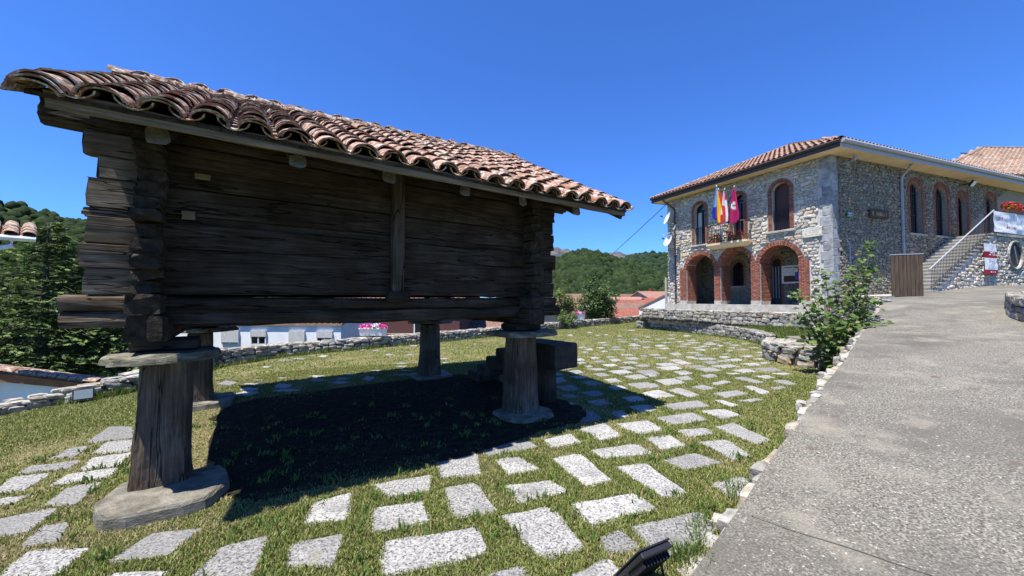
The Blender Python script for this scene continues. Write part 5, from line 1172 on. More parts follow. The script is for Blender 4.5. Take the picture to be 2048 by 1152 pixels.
# ================================================================== BACKGROUND: hills, village, neighbours
def hill(name, label, r0, r1, prof, base, mat, canopy=None, crown=(4., 7.), density=1., cols=((.035, .065, .018), (.06, .10, .03)), kind='structure', back=.6, rough=3., nr=18):
    """prof: list of (px, py) of the skyline; the ridge stands at distance r1 from here, the foot at r0."""
    AZ = [math.atan2(*ray(px, 600)[:2]) for px, _ in prof]; H_ = []
    for (px, py), a in zip(prof, AZ):
        d = ray(px, py); hd = math.hypot(d[0], d[1]); H_.append(CAMH+d[2]/hd*r1-(crown[1]*.55 if canopy else 0))
    na = max(30, int((AZ[-1]-AZ[0])*r1/9)); V = []; F = []
    def zf(a, r):
        h = float(np.interp(a, AZ, H_)); f = (r-r0)/(r1-r0)
        if f > 1: h2 = h-(r-r1)*back; return h2+rough*noise.noise(Vector((a*40, r*.02, 1)))
        s = f**1.15; return base+(h-base)*s+rough*min(1, 3*(1-f))*min(1, f*3)*noise.noise(Vector((a*30, r*.012, 1)))
    rs = [r0+(r1*1.25-r0)*k/nr for k in range(nr+1)]
    for i in range(na+1):
        a = AZ[0]+(AZ[-1]-AZ[0])*i/na
        for r in rs: V.append((r*math.sin(a), r*math.cos(a), zf(a, r)))
    m = nr+1
    for i in range(na):
        for k in range(nr): F.append((i*m+k, (i+1)*m+k, (i+1)*m+k+1, i*m+k+1))
    tag(obj(name, new_mesh(name, V, F, mat, smooth=True)), label, 'hill', kind='structure')
    if canopy:
        area = (AZ[-1]-AZ[0])*(r1*1.05**2-r0)*(r1+r0)/2; n = int(area/(math.pi*((crown[0]+crown[1])/4)**2)*density)
        n = min(n, 7500); A = RNG.uniform(AZ[0], AZ[-1], n); Rr = np.sqrt(RNG.uniform(r0**2, (r1*1.04)**2, n)); ms = []; cl = []
        for a, r in zip(A, Rr):
            s = random.uniform(*crown); x, y = r*math.sin(a), r*math.cos(a); z = zf(a, r); g = .5+.5*noise.noise(Vector((x*.02, y*.02, 0)))
            ms.append(np.array(mat4((x, y, z+s*.22), Matrix.Rotation(random.random()*6, 3, 'Z'), (s*random.uniform(.4, .62), s*random.uniform(.4, .62), s*random.uniform(.42, .75)))))
            t = min(1, max(0, g*.7+random.uniform(-.3, .5))); cl.append([cols[0][q]+(cols[1][q]-cols[0][q])*t for q in range(3)])
        o = joined(name+'_forest', ICO[0], ICO[1], ms, M_FOREST, None, None, np.array(cl), smooth=False); tag(o, canopy, 'forest', kind='stuff')
bm = bmesh.new(); bmesh.ops.create_icosphere(bm, subdivisions=2, radius=1.)
for v in bm.verts: v.co *= 1+.30*noise.noise(v.co*2.1)+.15*noise.noise(v.co*5)
bm.verts.index_update(); ICO = (np.array([v.co[:] for v in bm.verts]), np.array([[w.index for w in f.verts] for f in bm.faces])); bm.free()
hill('near_hill', 'rounded wooded hill just beyond the village', 150, 420, [(1000, 560), (1060, 525), (1116, 513), (1143, 502), (1173, 498), (1204, 503), (1229, 513), (1254, 521), (1287, 531), (1312, 541), (1345, 552), (1420, 575), (1500, 600)], -9, M_HILL,
     'dense broadleaf wood covering the near hill', crown=(4.2, 8.), density=1.9, cols=((.014, .026, .011), (.040, .059, .022)))
hill('far_hill', 'farther wooded hillside under the crags', 500, 1000, [(1180, 560), (1230, 530), (1262, 508), (1300, 504), (1336, 505), (1400, 500), (1500, 510), (1620, 560)], -15, M_HILL,
     'distant dark wood on the far hillside', crown=(8., 15.), density=1.6, cols=((.014, .028, .016), (.036, .056, .029)))
hill('crag', 'grey rock crags on the skyline ridge', 900, 1250, [(1080, 520), (1100, 494), (1116, 492), (1125, 497), (1135, 494), (1150, 506), (1180, 515), (1204, 503), (1215, 500), (1226, 504), (1240, 500), (1255, 504), (1275, 507), (1300, 506), (1340, 507), (1380, 520)], -15, M_ROCK, rough=10, nr=26)
hill('left_hill', 'long wooded ridge rising behind the conifers', 180, 520, [(-700, 300), (-300, 345), (-100, 372), (0, 394), (60, 413), (110, 429), (155, 437), (260, 452), (420, 480), (620, 520), (800, 560), (900, 590)], -8, M_HILL,
     'broadleaf wood covering the ridge behind the conifers', crown=(5., 9.), density=1.0, cols=((.014, .026, .011), (.039, .056, .022)))
# --- houses
def roof_tiles_mat(name, c, sx):
    m = mk(name, [(.3, [x*.72 for x in c]), (.55, c), (.8, [min(1, x*1.25) for x in c])], scale=1.6, detail=8, rough=.9, bump=0); return m
M_R1 = roof_tiles_mat('village_roof_red', (.27, .095, .065), 1); M_R2 = roof_tiles_mat('village_roof_tan', (.21, .125, .092), 1); M_R3 = roof_tiles_mat('village_roof_pink', (.31, .165, .13), 1)
M_WALLG = mk('house_wall_dull', [(.3, (.26, .22, .18)), (.7, (.40, .35, .29))], scale=1, rough=.9, bump=.2)
RIB = barrel(.5, .5, .5, th=.0001, seg=4, rise=.35, rings=2)
def house(name, px, py, y, w, d, wallh, pitch, yaw, roofm, wallm, label, wins=(), base=-5.2, ov=.35, chim=False, ridge_along='x', group=None):
    """px,py = middle of the ridge at depth y."""
    p = at_depth(px, py, y); rz_ = p.z; h = (d/2+ov)*math.tan(R(pitch)); ze = rz_-h
    r = root(name, (p.x, p.y, base), yaw, label, 'house', group); zl = ze-base; zt = rz_-base; X = w/2; Y = d/2
    m = MB(); wt2 = zl+ov*math.tan(R(pitch))-.05; m.add([(-X, -Y, 0), (X, -Y, 0), (X, Y, 0), (-X, Y, 0), (-X, -Y, wt2), (X, -Y, wt2), (X, Y, wt2), (-X, Y, wt2), (-X, 0, zt-.08), (X, 0, zt-.08)], [(0, 1, 5, 4), (2, 3, 7, 6), (1, 2, 6, 9, 5), (3, 0, 4, 8, 7)]); m.build('wall', wallm, r)
    m = MB(); X2 = X+ov; Y2 = Y+ov
    for sg in (-1, 1): m.hexa([(-X2, sg*Y2, zl-.12), (X2, sg*Y2, zl-.12), (X2, 0, zt-.12), (-X2, 0, zt-.12), (-X2, sg*Y2, zl), (X2, sg*Y2, zl), (X2, 0, zt+.001*sg), (-X2, 0, zt+.001*sg)])
    rf = m.build('roof', roofm, r)
    n = int(2*X2/.30); sl = math.hypot(Y2, zt-zl); ms = []
    for sg in (-1, 1):
        for k in range(n):
            x = -X2+(k+.5)*2*X2/n; M = Matrix.Translation((x, sg*Y2, zl+.0)) @ Matrix.Rotation(0 if sg < 0 else math.pi, 4, 'Z') @ Matrix.Rotation(math.atan2(zt-zl, Y2), 4, 'X') @ Matrix.Diagonal((.24, sl*2, .36, 1)); ms.append(np.array(M))
    joined('tiles', RIB[0], RIB[1], ms, roofm, RNG.random(len(ms)), rf)
    if chim:
        m = MB(); m.box(-.3, .3, .3, .9, zt-.8, zt+.7); m.build('chimney', M_BRICK, rf)
    for (face, u, z, ww, hh, st_) in wins:
        zz = zl+z
        if face == 'f': q = [(u-ww/2, -Y-.02), (u+ww/2, -Y-.02)]; dirv = (0, -1)
        elif face == 'l': q = [(-X-.02, -u-ww/2), (-X-.02, -u+ww/2)]; dirv = (-1, 0)
        else: q = [(X+.02, u-ww/2), (X+.02, u+ww/2)]; dirv = (1, 0)
        m = MB(); m.add([(q[0][0], q[0][1], zz), (q[1][0], q[1][1], zz), (q[1][0], q[1][1], zz+hh), (q[0][0], q[0][1], zz+hh)], [(0, 1, 2, 3)]); wn_ = m.build('window', M_GLASS, r)
        fr = MB(); e = .05
        for (a, b, c, dd) in ((0, 1, 0, .06), (0, 1, .94, 1), (0, .06, .0601, .9399), (.94, 1, .0601, .9399), (.47, .53, .0601, .9399)):
            A = [q[0][i]+(q[1][i]-q[0][i])*a for i in (0, 1)]; B = [q[0][i]+(q[1][i]-q[0][i])*b for i in (0, 1)]
            fr.hexa([(A[0], A[1], zz+hh*c), (B[0], B[1], zz+hh*c), (B[0]+dirv[0]*e, B[1]+dirv[1]*e, zz+hh*c), (A[0]+dirv[0]*e, A[1]+dirv[1]*e, zz+hh*c), (A[0], A[1], zz+hh*dd), (B[0], B[1], zz+hh*dd), (B[0]+dirv[0]*e, B[1]+dirv[1]*e, zz+hh*dd), (A[0]+dirv[0]*e, A[1]+dirv[1]*e, zz+hh*dd)])
        fr.build('frame', M_WHITEP, wn_)
        if st_ > 0:
            sh = MB(); A, B = q; z0 = zz+hh*(1-st_); sh.hexa([(A[0]+dirv[0]*.06, A[1]+dirv[1]*.06, z0), (B[0]+dirv[0]*.06, B[1]+dirv[1]*.06, z0), (B[0]+dirv[0]*.08, B[1]+dirv[1]*.08, z0), (A[0]+dirv[0]*.08, A[1]+dirv[1]*.08, z0), (A[0]+dirv[0]*.06, A[1]+dirv[1]*.06, zz+hh), (B[0]+dirv[0]*.06, B[1]+dirv[1]*.06, zz+hh), (B[0]+dirv[0]*.08, B[1]+dirv[1]*.08, zz+hh), (A[0]+dirv[0]*.08, A[1]+dirv[1]*.08, zz+hh)]); sh.build('shutter', M_BLINDG, wn_)
    return r
# white house seen under the granary floor
house('white_house', 588, 604, 24., 9.6, 7., 3, 17, R(-3), M_TILEC, M_WHITE, 'long white house with roller shutters behind the garden wall', wins=(('f', -1.2, -1.12, .95, .72, .86), ('f', .35, -1.14, .85, .74, .42), ('f', 2.45, -1.3, .85, .9, 1.), ('f', 3.95, -1.14, .85, .74, .48)), ov=.10)
# maroon house with a railing to its right
mh = house('maroon_house', 830, 560, 27., 7.6, 6., 3, 22, R(-4), M_R2, M_RED, 'dark red house with an iron railing behind the pink flower trough', wins=(('f', 1.5, -2.3, 1.1, 1.2, 0.),))
for k in range(24): b = MB(); x = -3.2+.28*k; b.tube([(x, -3.5, 3.9), (x, -3.5, 4.9)], .015, 4); b.build('railing_bar', M_BLACK, mh)
b = MB(); b.tube([(-3.4, -3.5, 4.9), (3.6, -3.5, 4.9)], .03, 5); b.build('railing', M_BLACK, mh); b = MB(); b.box(-3.4, 3.6, -3.7, -3.0, 3.75, 3.9); b.build('balcony_slab', M_CONC, mh)
house('grey_house', 960, 628, 30., 5.5, 5., 3, 18, R(20), M_R2, M_WHITE, 'small white house with a low grey roof beyond the wall', wins=(('f', .6, -1.3, .8, .8, .0),))
# village roofs to the right of the granary
house('village_house', 1258, 618, 40., 7.2, 9., 3, 20, R(8), M_R1, M_WALLG, 'large smooth red roof nearest the garden wall in the village', group='village houses below the hill', base=-6)
house('village_house', 1248, 606, 54., 6.2, 6., 3, 20, R(12), M_R2, M_WALLG, 'speckled tan roofed house above the large red roof', group='village houses below the hill', base=-6)
house('village_house', 1278, 600, 60., 6.6, 5., 3, 18, R(-4), M_R1, M_RED, 'house with a dark red wall under an orange roof in the village', group='village houses below the hill', base=-6, wins=(('f', -1., -1.6, 1., 1., 0.),))
house('village_house', 1250, 594, 75., 8., 8., 3, 22, R(30), M_R3, M_WALLG, 'pink gabled roof in the middle of the village', group='village houses below the hill', base=-6)
house('village_house', 1284, 588, 88., 9., 8., 3, 22, R(-25), M_R2, M_WALLG, 'brown gabled house at the back of the village', group='village houses below the hill', base=-6)
house('village_house', 1306, 583, 80., 7., 7., 3, 22, R(20), M_R3, M_WALLG, 'orange roofed house with a brick chimney in the village', group='village houses below the hill', base=-6, chim=True)
house('village_house', 1322, 596, 66., 6., 6., 3, 20, R(10), M_R1, M_WALLG, 'small red roofed house beside the white gabled one', group='village houses below the hill', base=-6)
house('village_house', 1145, 598, 50., 7., 8., 3, 20, R(-15), M_R3, M_WALLG, 'pale red roof just behind the yellow green shrub', group='village houses below the hill', base=-6)
house('village_house', 1150, 588, 70., 7., 8., 3, 20, R(15), M_R2, M_WALLG, 'tan roof farther back behind the yellow green shrub', group='village houses below the hill', base=-6)
house('village_house', 1232, 594, 92., 8., 7., 3, 22, R(5), M_R2, M_WALLG, 'dark eaved brown house farthest back beside the round tree', group='village houses below the hill', base=-6)
house('white_gable_house', 1346, 586, 36., 5., 5.2, 3, 27, R(61), M_R2, M_WHITE, 'white gable house with one dark window beside the building corner', base=-6, ov=.06, wins=(('l', .3, -.9, .8, .9, 0.),))
# white shed low behind the left end of the wall, roof slope falling to the right
sh_o = at_depth(60, 800, 9.6); SHD = root('white_shed', (sh_o.x-1., sh_o.y, -5.2), R(34), 'low white outbuilding with brown eaves behind the low end of the garden wall', 'shed')
I_ = ROOT[SHD.name].inverted()
A = at_depth(-140, 722, 9.3); B = at_depth(234, 768, 9.9); b = MB(); bk = Vector((-.5, .75, -.12))
A2, B2 = A+bk, B+bk; dz = Vector((0, 0, .07)); b.hexa([A-dz, B-dz, B2-dz, A2-dz, A, B, B2, A2]); shr = b.build('roof', M_TILEOLD, SHD, world=True)
ed = (B-A); n = 9
for k in range(n):
    p = A+ed*((k+.15)/n)+Vector((0, 0, .0)); dirn = ed.normalized(); ex = dirn.cross(Vector((0, 0, 1))).normalized(); nv = ex.cross(dirn)
    for w_ in range(3): 
        q = I_ @ (p+bk*(w_*.33-.01)); Rm = (I_.to_3x3() @ Matrix((-ex, -dirn, nv)).transposed()); obj('tile', COVO[k % 5], shr, mat4(q+Vector((0, 0, .01)), Rm, (1.1, 1.15, .8)))
dz2 = Vector((0, 0, .26)); fr_ = Vector((.05, -.06, 0)); b = MB(); b.hexa([A-dz-dz2+fr_, B-dz-dz2*.5+fr_, B-dz-dz2*.5+bk*.03, A-dz-dz2+bk*.03, A-dz*1.02+fr_, B-dz*1.02+fr_, B-dz*1.02+bk*.03, A-dz*1.02+bk*.03]); b.build('barge_board', M_BOARDW, SHD, world=True)
b = MB(); in_ = bk*.10; C0 = A+in_; C1 = A+ed*.80+in_; b.hexa([(C0.x, C0.y, -5.2), (C1.x, C1.y, -5.2), (C1.x+bk.x*.8, C1.y+bk.y*.8, -5.2), (C0.x+bk.x*.8, C0.y+bk.y*.8, -5.2), C0-dz*1.5, C1-dz*1.5, C1+bk*.8-dz*1.5, C0+bk*.8-dz*1.5]); b.build('wall', M_WHITE, SHD, world=True)
# neighbour's eave with a white gutter at the left edge
E0 = at_depth(72, 474, 9.2); NB = root('neighbour_house', (E0.x-3., E0.y+1.5, -5.2), 0, 'tiled roof corner with a white gutter and pipe in front of the conifer', 'house'); I_ = ROOT[NB.name].inverted()
vL = Vector((-.62, -.78, 0)).normalized(); vB = Vector((-.78, .62, 0)).normalized()
up_ = Vector((vB.x*.93, vB.y*.93, .36))
b = MB(); A = E0; Bq = E0+vL*4.5; b.hexa([A-dz, Bq-dz, Bq+up_*.8-dz, A+up_*.8-dz, A, Bq, Bq+up_*.8, A+up_*.8]); nbr = b.build('roof', M_BOARDW, NB, world=True)
for k in range(14):
    for w_ in range(3):
        p = E0+vL*(.1+.27*k)+up_.normalized()*(.27*w_-.07)+Vector((0, 0, .03)); ex = -vL; uy = up_.normalized(); nv = ex.cross(uy)
        if nv.z < 0: ex = -ex; nv = ex.cross(uy)
        obj('tile', COVO[(k+w_) % 5], nbr, mat4(I_ @ p, I_.to_3x3() @ Matrix((ex, uy, nv)).transposed()))
b = MB(); b.tube([A-vB*.06-dz, Bq-vB*.06-dz], .065, 8); b.build('gutter', M_WHITEP, NB, world=True)
pj = A+vL*.35-vB*.06-Vector((0, 0, .1)); b = MB(); b.tube([pj, pj-Vector((0, 0, .16)), pj+vL*.2-Vector((0, 0, .24)), pj+vL*2.6-Vector((0, 0, .26))], .055, 8); b.build('downpipe', M_WHITEP, NB, world=True)
b = MB(); W0 = E0+vL*1.1+vB*.55; W1_ = E0+vL*4.3+vB*.55; b.hexa([(W0.x, W0.y, -5.2), (W1_.x, W1_.y, -5.2), (W1_.x+vB.x*.1, W1_.y+vB.y*.1, -5.2), (W0.x+vB.x*.1, W0.y+vB.y*.1, -5.2), W0-dz, W1_-dz, W1_-dz+Vector((vB.x*.1, vB.y*.1, .02)), W0-dz+Vector((vB.x*.1, vB.y*.1, .02))]); b.build('wall', M_WHITE, NB, world=True)
# big tiled roof behind the wing
def roof_house():
    ap = at_depth(1965, 296, 31.); er = at_depth(2110, 296, 31.8); el = at_depth(1868, 345, 26.5); er2 = at_depth(2110, 352, 25.)
    _e = (er2-el).normalized(); er = ap+_e*9.; er2 = el+_e*14.
    r = root('tiled_house', ((ap.x+er.x)/2, 31., -.2), 0, 'tan tiled hip roof rising behind the side wing', 'house'); b = MB()
    bl = ap+Vector((-3.5, 6, -2.2)); br = er+Vector((6, 6, -2.2)); b.add([el, er2, er, ap, bl, br], [(0, 1, 2, 3), (0, 3, 4), (3, 2, 5, 4)]); b.add([el-dz*2, er2-dz*2, er-dz*2, ap-dz*2], [(0, 3, 2, 1)]); rf = b.build('roof', M_TILEC, r, world=True)
    o0 = ROOT[r.name].translation; ex = (er2-el).normalized(); upv = (ap-el)-ex*(ap-el).dot(ex); L_ = (er2-el).length; ncol = int(L_/.27); nrow = int(upv.length/.36); ml = []; sz = []
    uy = upv.normalized(); nv = ex.cross(uy); Rm = Matrix((ex, uy, nv)).transposed(); a0 = (ap-el).dot(ex)
    for c in range(ncol):
        for k in range(nrow):
            x = L_*(c+.5)/ncol; f = k/nrow
            if x < a0*f: continue
            p = el+ex*x+uy*(upv.length*f); ml.append(mat4(p-o0+nv*.02, Rm @ Matrix.Rotation(random.uniform(-.03, .03), 3, 'Z') @ Matrix.Rotation(-.03, 3, 'X'), (1.2, 1, 1.1))); sz.append(1/p.length)
    me = new_mesh('tile', [tuple(p) for p in BC[0]], [tuple(int(i) for i in q) for q in BC[1]], M_TILEC); pieces('tile', [BC], [me], ml, sz, M_TILEC, rf, 300)
    for a, c in ((ap, er), (el, ap)):
        d = c-a; nn_ = int(d.length/.36); dn_ = d.normalized(); e_ = dn_.cross(Vector((0, 0, 1))).normalized(); n2 = e_.cross(dn_)
        for k in range(nn_): obj('ridge_tile', me, rf, mat4(a+dn_*.36*k-o0+n2*.04, Matrix((e_, dn_, n2)).transposed(), (1.5, 1, 1.2)))
    s0 = el+(ap-el)*.62+ex*.15; b = MB(); u_ = uy*.9; w_ = ex*1.0; b.hexa([s0, s0+w_, s0+w_+u_, s0+u_, s0+nv*.07, s0+w_+nv*.07, s0+w_+u_+nv*.07, s0+u_+nv*.07]); b.build('skylight', M_GLASS, r, world=True)
    b = MB(); g = Vector((0, 0, 1)); b.hexa([(el.x, el.y+.6, -.2), (er2.x, er2.y+.6, -.2), (br.x, br.y, -.2), (bl.x, bl.y, -.2), el+Vector((0, .6, .0)), er2+Vector((0, .6, 0)), br, bl]); b.build('wall', M_WMORTAR, r, world=True)
    b = MB(); b.tube([el-dz, er2-dz], .07, 6); b.build('gutter', M_BROWNP, r, world=True)
roof_house()
# --- pole and cable
pp = at_depth(1333, 640, 25.); up0 = root('utility_pole', (pp.x, pp.y, -3), 0, 'slim grey wooden pole beside the far corner of the building', 'pole'); zt = at_depth(1333, 555, 25.).z
b = MB(); b.tube([(0, 0, 0), (0, 0, zt+3)], [.11, .075], 8); b.build('shaft', M_CONC, up0); b = MB(); b.tube([(-.15, 0, zt+2.7), (.15, 0, zt+2.7)], .025, 5); b.build('arm', M_GREYP, up0)
c0 = FP(FLEN-.1, .1, 7.75); c1 = at_depth(1085, 618, 70.); b = MB(); pts = []
for k in range(25): f = k/24; p = c0.lerp(c1, f); p.z -= 2.2*f*(1-f); pts.append(p)
b.tube(pts, .022, 5); tag(b.build('overhead_cable', M_BLACK), 'black overhead cable running from the building corner down to the village', 'cable')
# --- planters on the garden wall
def planter(px0, px1, pyb, pyt, y, label, yaw=0.):
    a = at_depth(px0, pyb, y); c = at_depth(px1, pyb, y); w = (c-a).length; h = at_depth(px0, pyt, y).z-a.z; o = (a+c)/2
    r = root('flower_trough', o, yaw, label, 'planter', 'flower troughs on the garden wall'); X = w/2; d = .18; b = MB(); b.hexa([(-X*.92, -d*.8, 0), (X*.92, -d*.8, 0), (X*.92, d*.8, 0), (-X*.92, d*.8, 0), (-X, -d, h), (X, -d, h), (X, d, h), (-X, d, h)]); tr = b.build('trough', M_WHITEP, r)
    b = MB(); b.bbox(-X*1.02, X*1.02, -d*1.06, d*1.06, h-.04, h+.012, .006); b.build('rim', M_WHITEP, tr)
    b = MB(); n = 420
    for k in range(n):
        x = random.uniform(-X*1.08, X*1.08); p = Vector((x, random.uniform(-d*1.3, d*1.2), h+random.uniform(-.03, .17)*(1-.3*abs(x/X)))); t = x/X
        wht = -.1 < t+random.uniform(-.2, .2) < .42; leaf = random.random() < .28 and p.z < h+.08
        col = [q*random.uniform(.7, 1.3) for q in (.05, .10, .02)] if leaf else ((.62, .60, .62) if wht else random.choice(((.50, .02, .22), (.60, .04, .30), (.40, .01, .16), (.62, .18, .42))))
        s = random.uniform(.022, .042); nv = Vector((random.uniform(-1, 1), random.uniform(-1.2, .6), random.uniform(0, 1))).normalized(); e = nv.orthogonal().normalized(); f = nv.cross(e)
        b.add([p+(e*math.cos(q)+f*math.sin(q))*s*(1 if i % 2 == 0 else .8) for i, q in enumerate(2*math.pi*j/6 for j in range(6))], [tuple(range(6))], 0, col)
    tag(b.build('flowers', M_PETAL, r), kind='stuff')
planter(721, 772, 671, 656, 14.4, 'white trough of pink and white flowers on the wall under the granary', R(4))
planter(1146, 1169, 640, 628, 25., 'small white flower trough on the wall beside the round tree', R(10))
# ================================================================== TREES AND SHRUBS
def leaves(name, P, Nn, S, cols, mat, parent, fold=.25, asp=.55, world=True):
    """P (k,3) leaf centres, Nn normals, S sizes; each leaf a folded pair of quads."""
    k = len(P); Nn = Nn/np.linalg.norm(Nn, axis=1, keepdims=True); rv = RNG.normal(size=(k, 3)); A = np.cross(Nn, rv); A /= np.linalg.norm(A, axis=1, keepdims=True); B = np.cross(Nn, A)
    S = S[:, None]; t0 = P-A*S*.5; t1 = P+A*S*.5; m = P-Nn*S*fold*.3; l = P+B*S*asp*.5+Nn*S*fold*.2; r_ = P-B*S*asp*.5+Nn*S*fold*.2
    V = np.stack([t0, l, t1, r_, m], 1).reshape(-1, 3)
    if world: V = V-np.array(ROOT[parent.name].translation)
    return raw_mesh(name, V, np.array([[0, 4, 1], [1, 4, 2], [2, 4, 3], [3, 4, 0]]), k, 5, mat, None, parent, cols, False, None)
def vcol(k, c0, c1, dry=None, fd=0.):
    t = RNG.random((k, 1)); c = np.array(c0)*(1-t)+np.array(c1)*t
    if dry is not None: q = RNG.random(k) < fd; c[q] = np.array(dry)*RNG.uniform(.7, 1.2, (q.sum(), 1))
    return c
# conifer behind the granary's left end
def conifer(x, y, zb, zt, rad, label, n=230, seed=1, skirt=.10):
    rg = np.random.default_rng(seed); r = root('conifer', (x, y, zb), 0, label, 'tree', 'conifers behind the granary'); o = Vector((x, y, zb)); H_ = zt-zb
    b = MB(); b.tube([o, o+Vector((0, 0, H_*.5)), o+Vector((.05, 0, H_*.97))], [.24, .15, .02], 8); b.build('trunk', M_BARK, r, world=True)
    br = MB(); P = []; D = []; Cl = []; Sz = []
    for i in range(n):
        f = rg.random()**.8; z = H_*(skirt+(.98-skirt)*f); a = rg.random()*2*math.pi; L_ = rad*(1-f)**.75*rg.uniform(.65, 1.12)+.15
        st = o+Vector((0, 0, z)); pts = []
        for k in range(6):
            t = k/5; pts.append(st+Vector((math.cos(a)*L_*t, math.sin(a)*L_*t, L_*(.30*t-.50*t*t+.12*t**4)+.05*rg.normal()*t)))
        br.tube(pts, [.03*(1-.8*k/5)*(1-f*.5) for k in range(6)], 4, caps=False)
        side = Vector((-math.sin(a), math.cos(a), 0)); m = int(16+46*L_/rad)
        for j in range(m):
            t = rg.uniform(.15, 1.02); p = st.lerp(pts[-1], 0); kk = min(4, int(t*5)); p = pts[kk].lerp(pts[kk+1], t*5-kk) if kk < 5 else pts[-1]
            sdl = (rg.random()-.5)*2; wl = .42*L_*(1-t*.65)+.06; q = p+side*sdl*wl+Vector((math.cos(a), math.sin(a), 0))*abs(sdl)*wl*.35+Vector((0, 0, -abs(sdl)*.16*wl-.02+.05*rg.normal()))
            d = (side*np.sign(sdl)*.8+Vector((math.cos(a), math.sin(a), -.12))+Vector(rg.normal(size=3))*.22).normalized()
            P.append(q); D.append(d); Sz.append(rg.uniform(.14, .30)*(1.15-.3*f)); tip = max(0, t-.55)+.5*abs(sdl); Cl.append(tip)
    br.build('branches', M_BARK, r, world=True)
    P = np.array(P); D = np.array(D); Sz = np.array(Sz); k = len(P); up = np.array([0, 0, 1.])+.5*rg.normal(size=(k, 3)); A = np.cross(D, up); A /= np.linalg.norm(A, axis=1, keepdims=True); Nn = np.cross(A, D)
    # each twig: a spray of five needle blades
    V = []; 
    for (off, ang, ln, w) in ((0., 0., 1., .10), (.12, .55, .62, .08), (.12, -.55, .62, .08), (.45, .6, .55, .08), (.45, -.6, .55, .08)):
        d = D*math.cos(ang)+A*math.sin(ang); s = P+D*(off*Sz)[:, None]; e = s+d*(ln*Sz)[:, None]; wv = (np.cross(Nn, d))*(w*Sz)[:, None]; mid = s*.5+e*.5+Nn*(.05*Sz)[:, None]
        V.append(np.stack([s, mid+wv, e, mid-wv], 1))
    V = np.stack(V, 1).reshape(-1, 3)-np.array(o); tf = np.array([[4*i, 4*i+1, 4*i+2, 4*i+3] for i in range(5)])
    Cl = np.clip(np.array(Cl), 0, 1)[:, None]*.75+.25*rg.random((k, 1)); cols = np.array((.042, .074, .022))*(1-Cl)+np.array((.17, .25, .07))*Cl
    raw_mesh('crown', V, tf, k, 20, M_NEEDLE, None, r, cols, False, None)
cp = at_depth(95, 436, 13.5); conifer(cp.x, cp.y, -5.2, cp.z+.05, 4.1, 'largest dark green conifer behind the pale plank ends of the granary', n=330, seed=2)
cp = at_depth(215, 520, 14.8); conifer(cp.x, cp.y, -5.2, cp.z, 2.7, 'lower dark conifer half hidden by the granary sill', n=200, seed=5)
cp = at_depth(-90, 570, 14.8); conifer(cp.x, cp.y, -5.2, cp.z, 3., 'lowest conifer standing just behind the white outbuilding', n=180, seed=8)
def broadleaf(name, px, pyt, pyb, wpx, y, n, leaf, c0, c1, label, zb=-4., clump=26, shape=1.):
    top = at_depth(px, pyt, y); bot = at_depth(px, pyb, y); rz_ = (top.z-bot.z)/2; rx = wpx/2*y/FPX; c = Vector((top.x, y, (top.z+bot.z)/2)); r = root(name, (c.x, y, zb), 0, label, 'tree' if pyt < 575 else 'shrub'); o = Vector((c.x, y, zb))
    b = MB(); tipz = c.z+rz_*.3; b.tube([o, o.lerp(Vector((c.x, y, tipz)), .6), Vector((c.x+.05, y, tipz))], [.14, .10, .03], 7)
    rg = random.Random(len(label)); cl = []
    for k in range(clump):
        d = Vector((rg.gauss(0, 1), rg.gauss(0, 1), rg.gauss(0, 1))).normalized()*rg.uniform(.45, .9); tz = d.z; q = c+Vector((d.x*rx*(1-.35*max(0, tz)*shape), d.y*rx, d.z*rz_)); cl.append((q, rg.uniform(.28, .46)*min(rx, rz_)))
        b.tube([Vector((c.x, y, c.z-rz_*.6)), (Vector((c.x, y, c.z))+q)/2, q], [.05, .03, .012], 5, caps=False)
    b.build('trunk', M_BARK, r, world=True)
    P = []; Nn = []
    for k in range(n):
        q, s = rg.choice(cl); d = Vector((rg.gauss(0, 1), rg.gauss(0, 1), rg.gauss(0, 1))).normalized(); P.append(q+d*s*rg.uniform(.55, 1.1)); Nn.append(d+Vector((0, 0, .7))+Vector((rg.gauss(0, .5), rg.gauss(0, .5), rg.gauss(0, .5))))
    P = np.array(P); Nn = np.array(Nn); leaves('crown', P, Nn, RNG.uniform(leaf*.6, leaf*1.3, n), vcol(n, c0, c1), M_LEAF, r)
broadleaf('round_tree', 1190, 548, 655, 88, 28.5, 5200, .19, (.035, .07, .018), (.085, .14, .035), 'round glossy leaved tree standing behind the garden wall', clump=44)
broadleaf('wall_shrub', 1125, 572, 640, 70, 27., 2200, .15, (.09, .14, .03), (.15, .20, .05), 'yellow green shrub behind the wall beside the round tree', clump=20)
broadleaf('wall_shrub', 1130, 618, 650, 60, 23.6, 1500, .10, (.08, .15, .03), (.14, .21, .05), 'low bright green shrub spilling over the wall by the small trough', zb=-1., clump=16)
broadleaf('lane_tree', 55, 585, 760, 170, 19., 3000, .2, (.05, .09, .02), (.10, .15, .04), 'pale leafy tree beyond the conifer', clump=26)
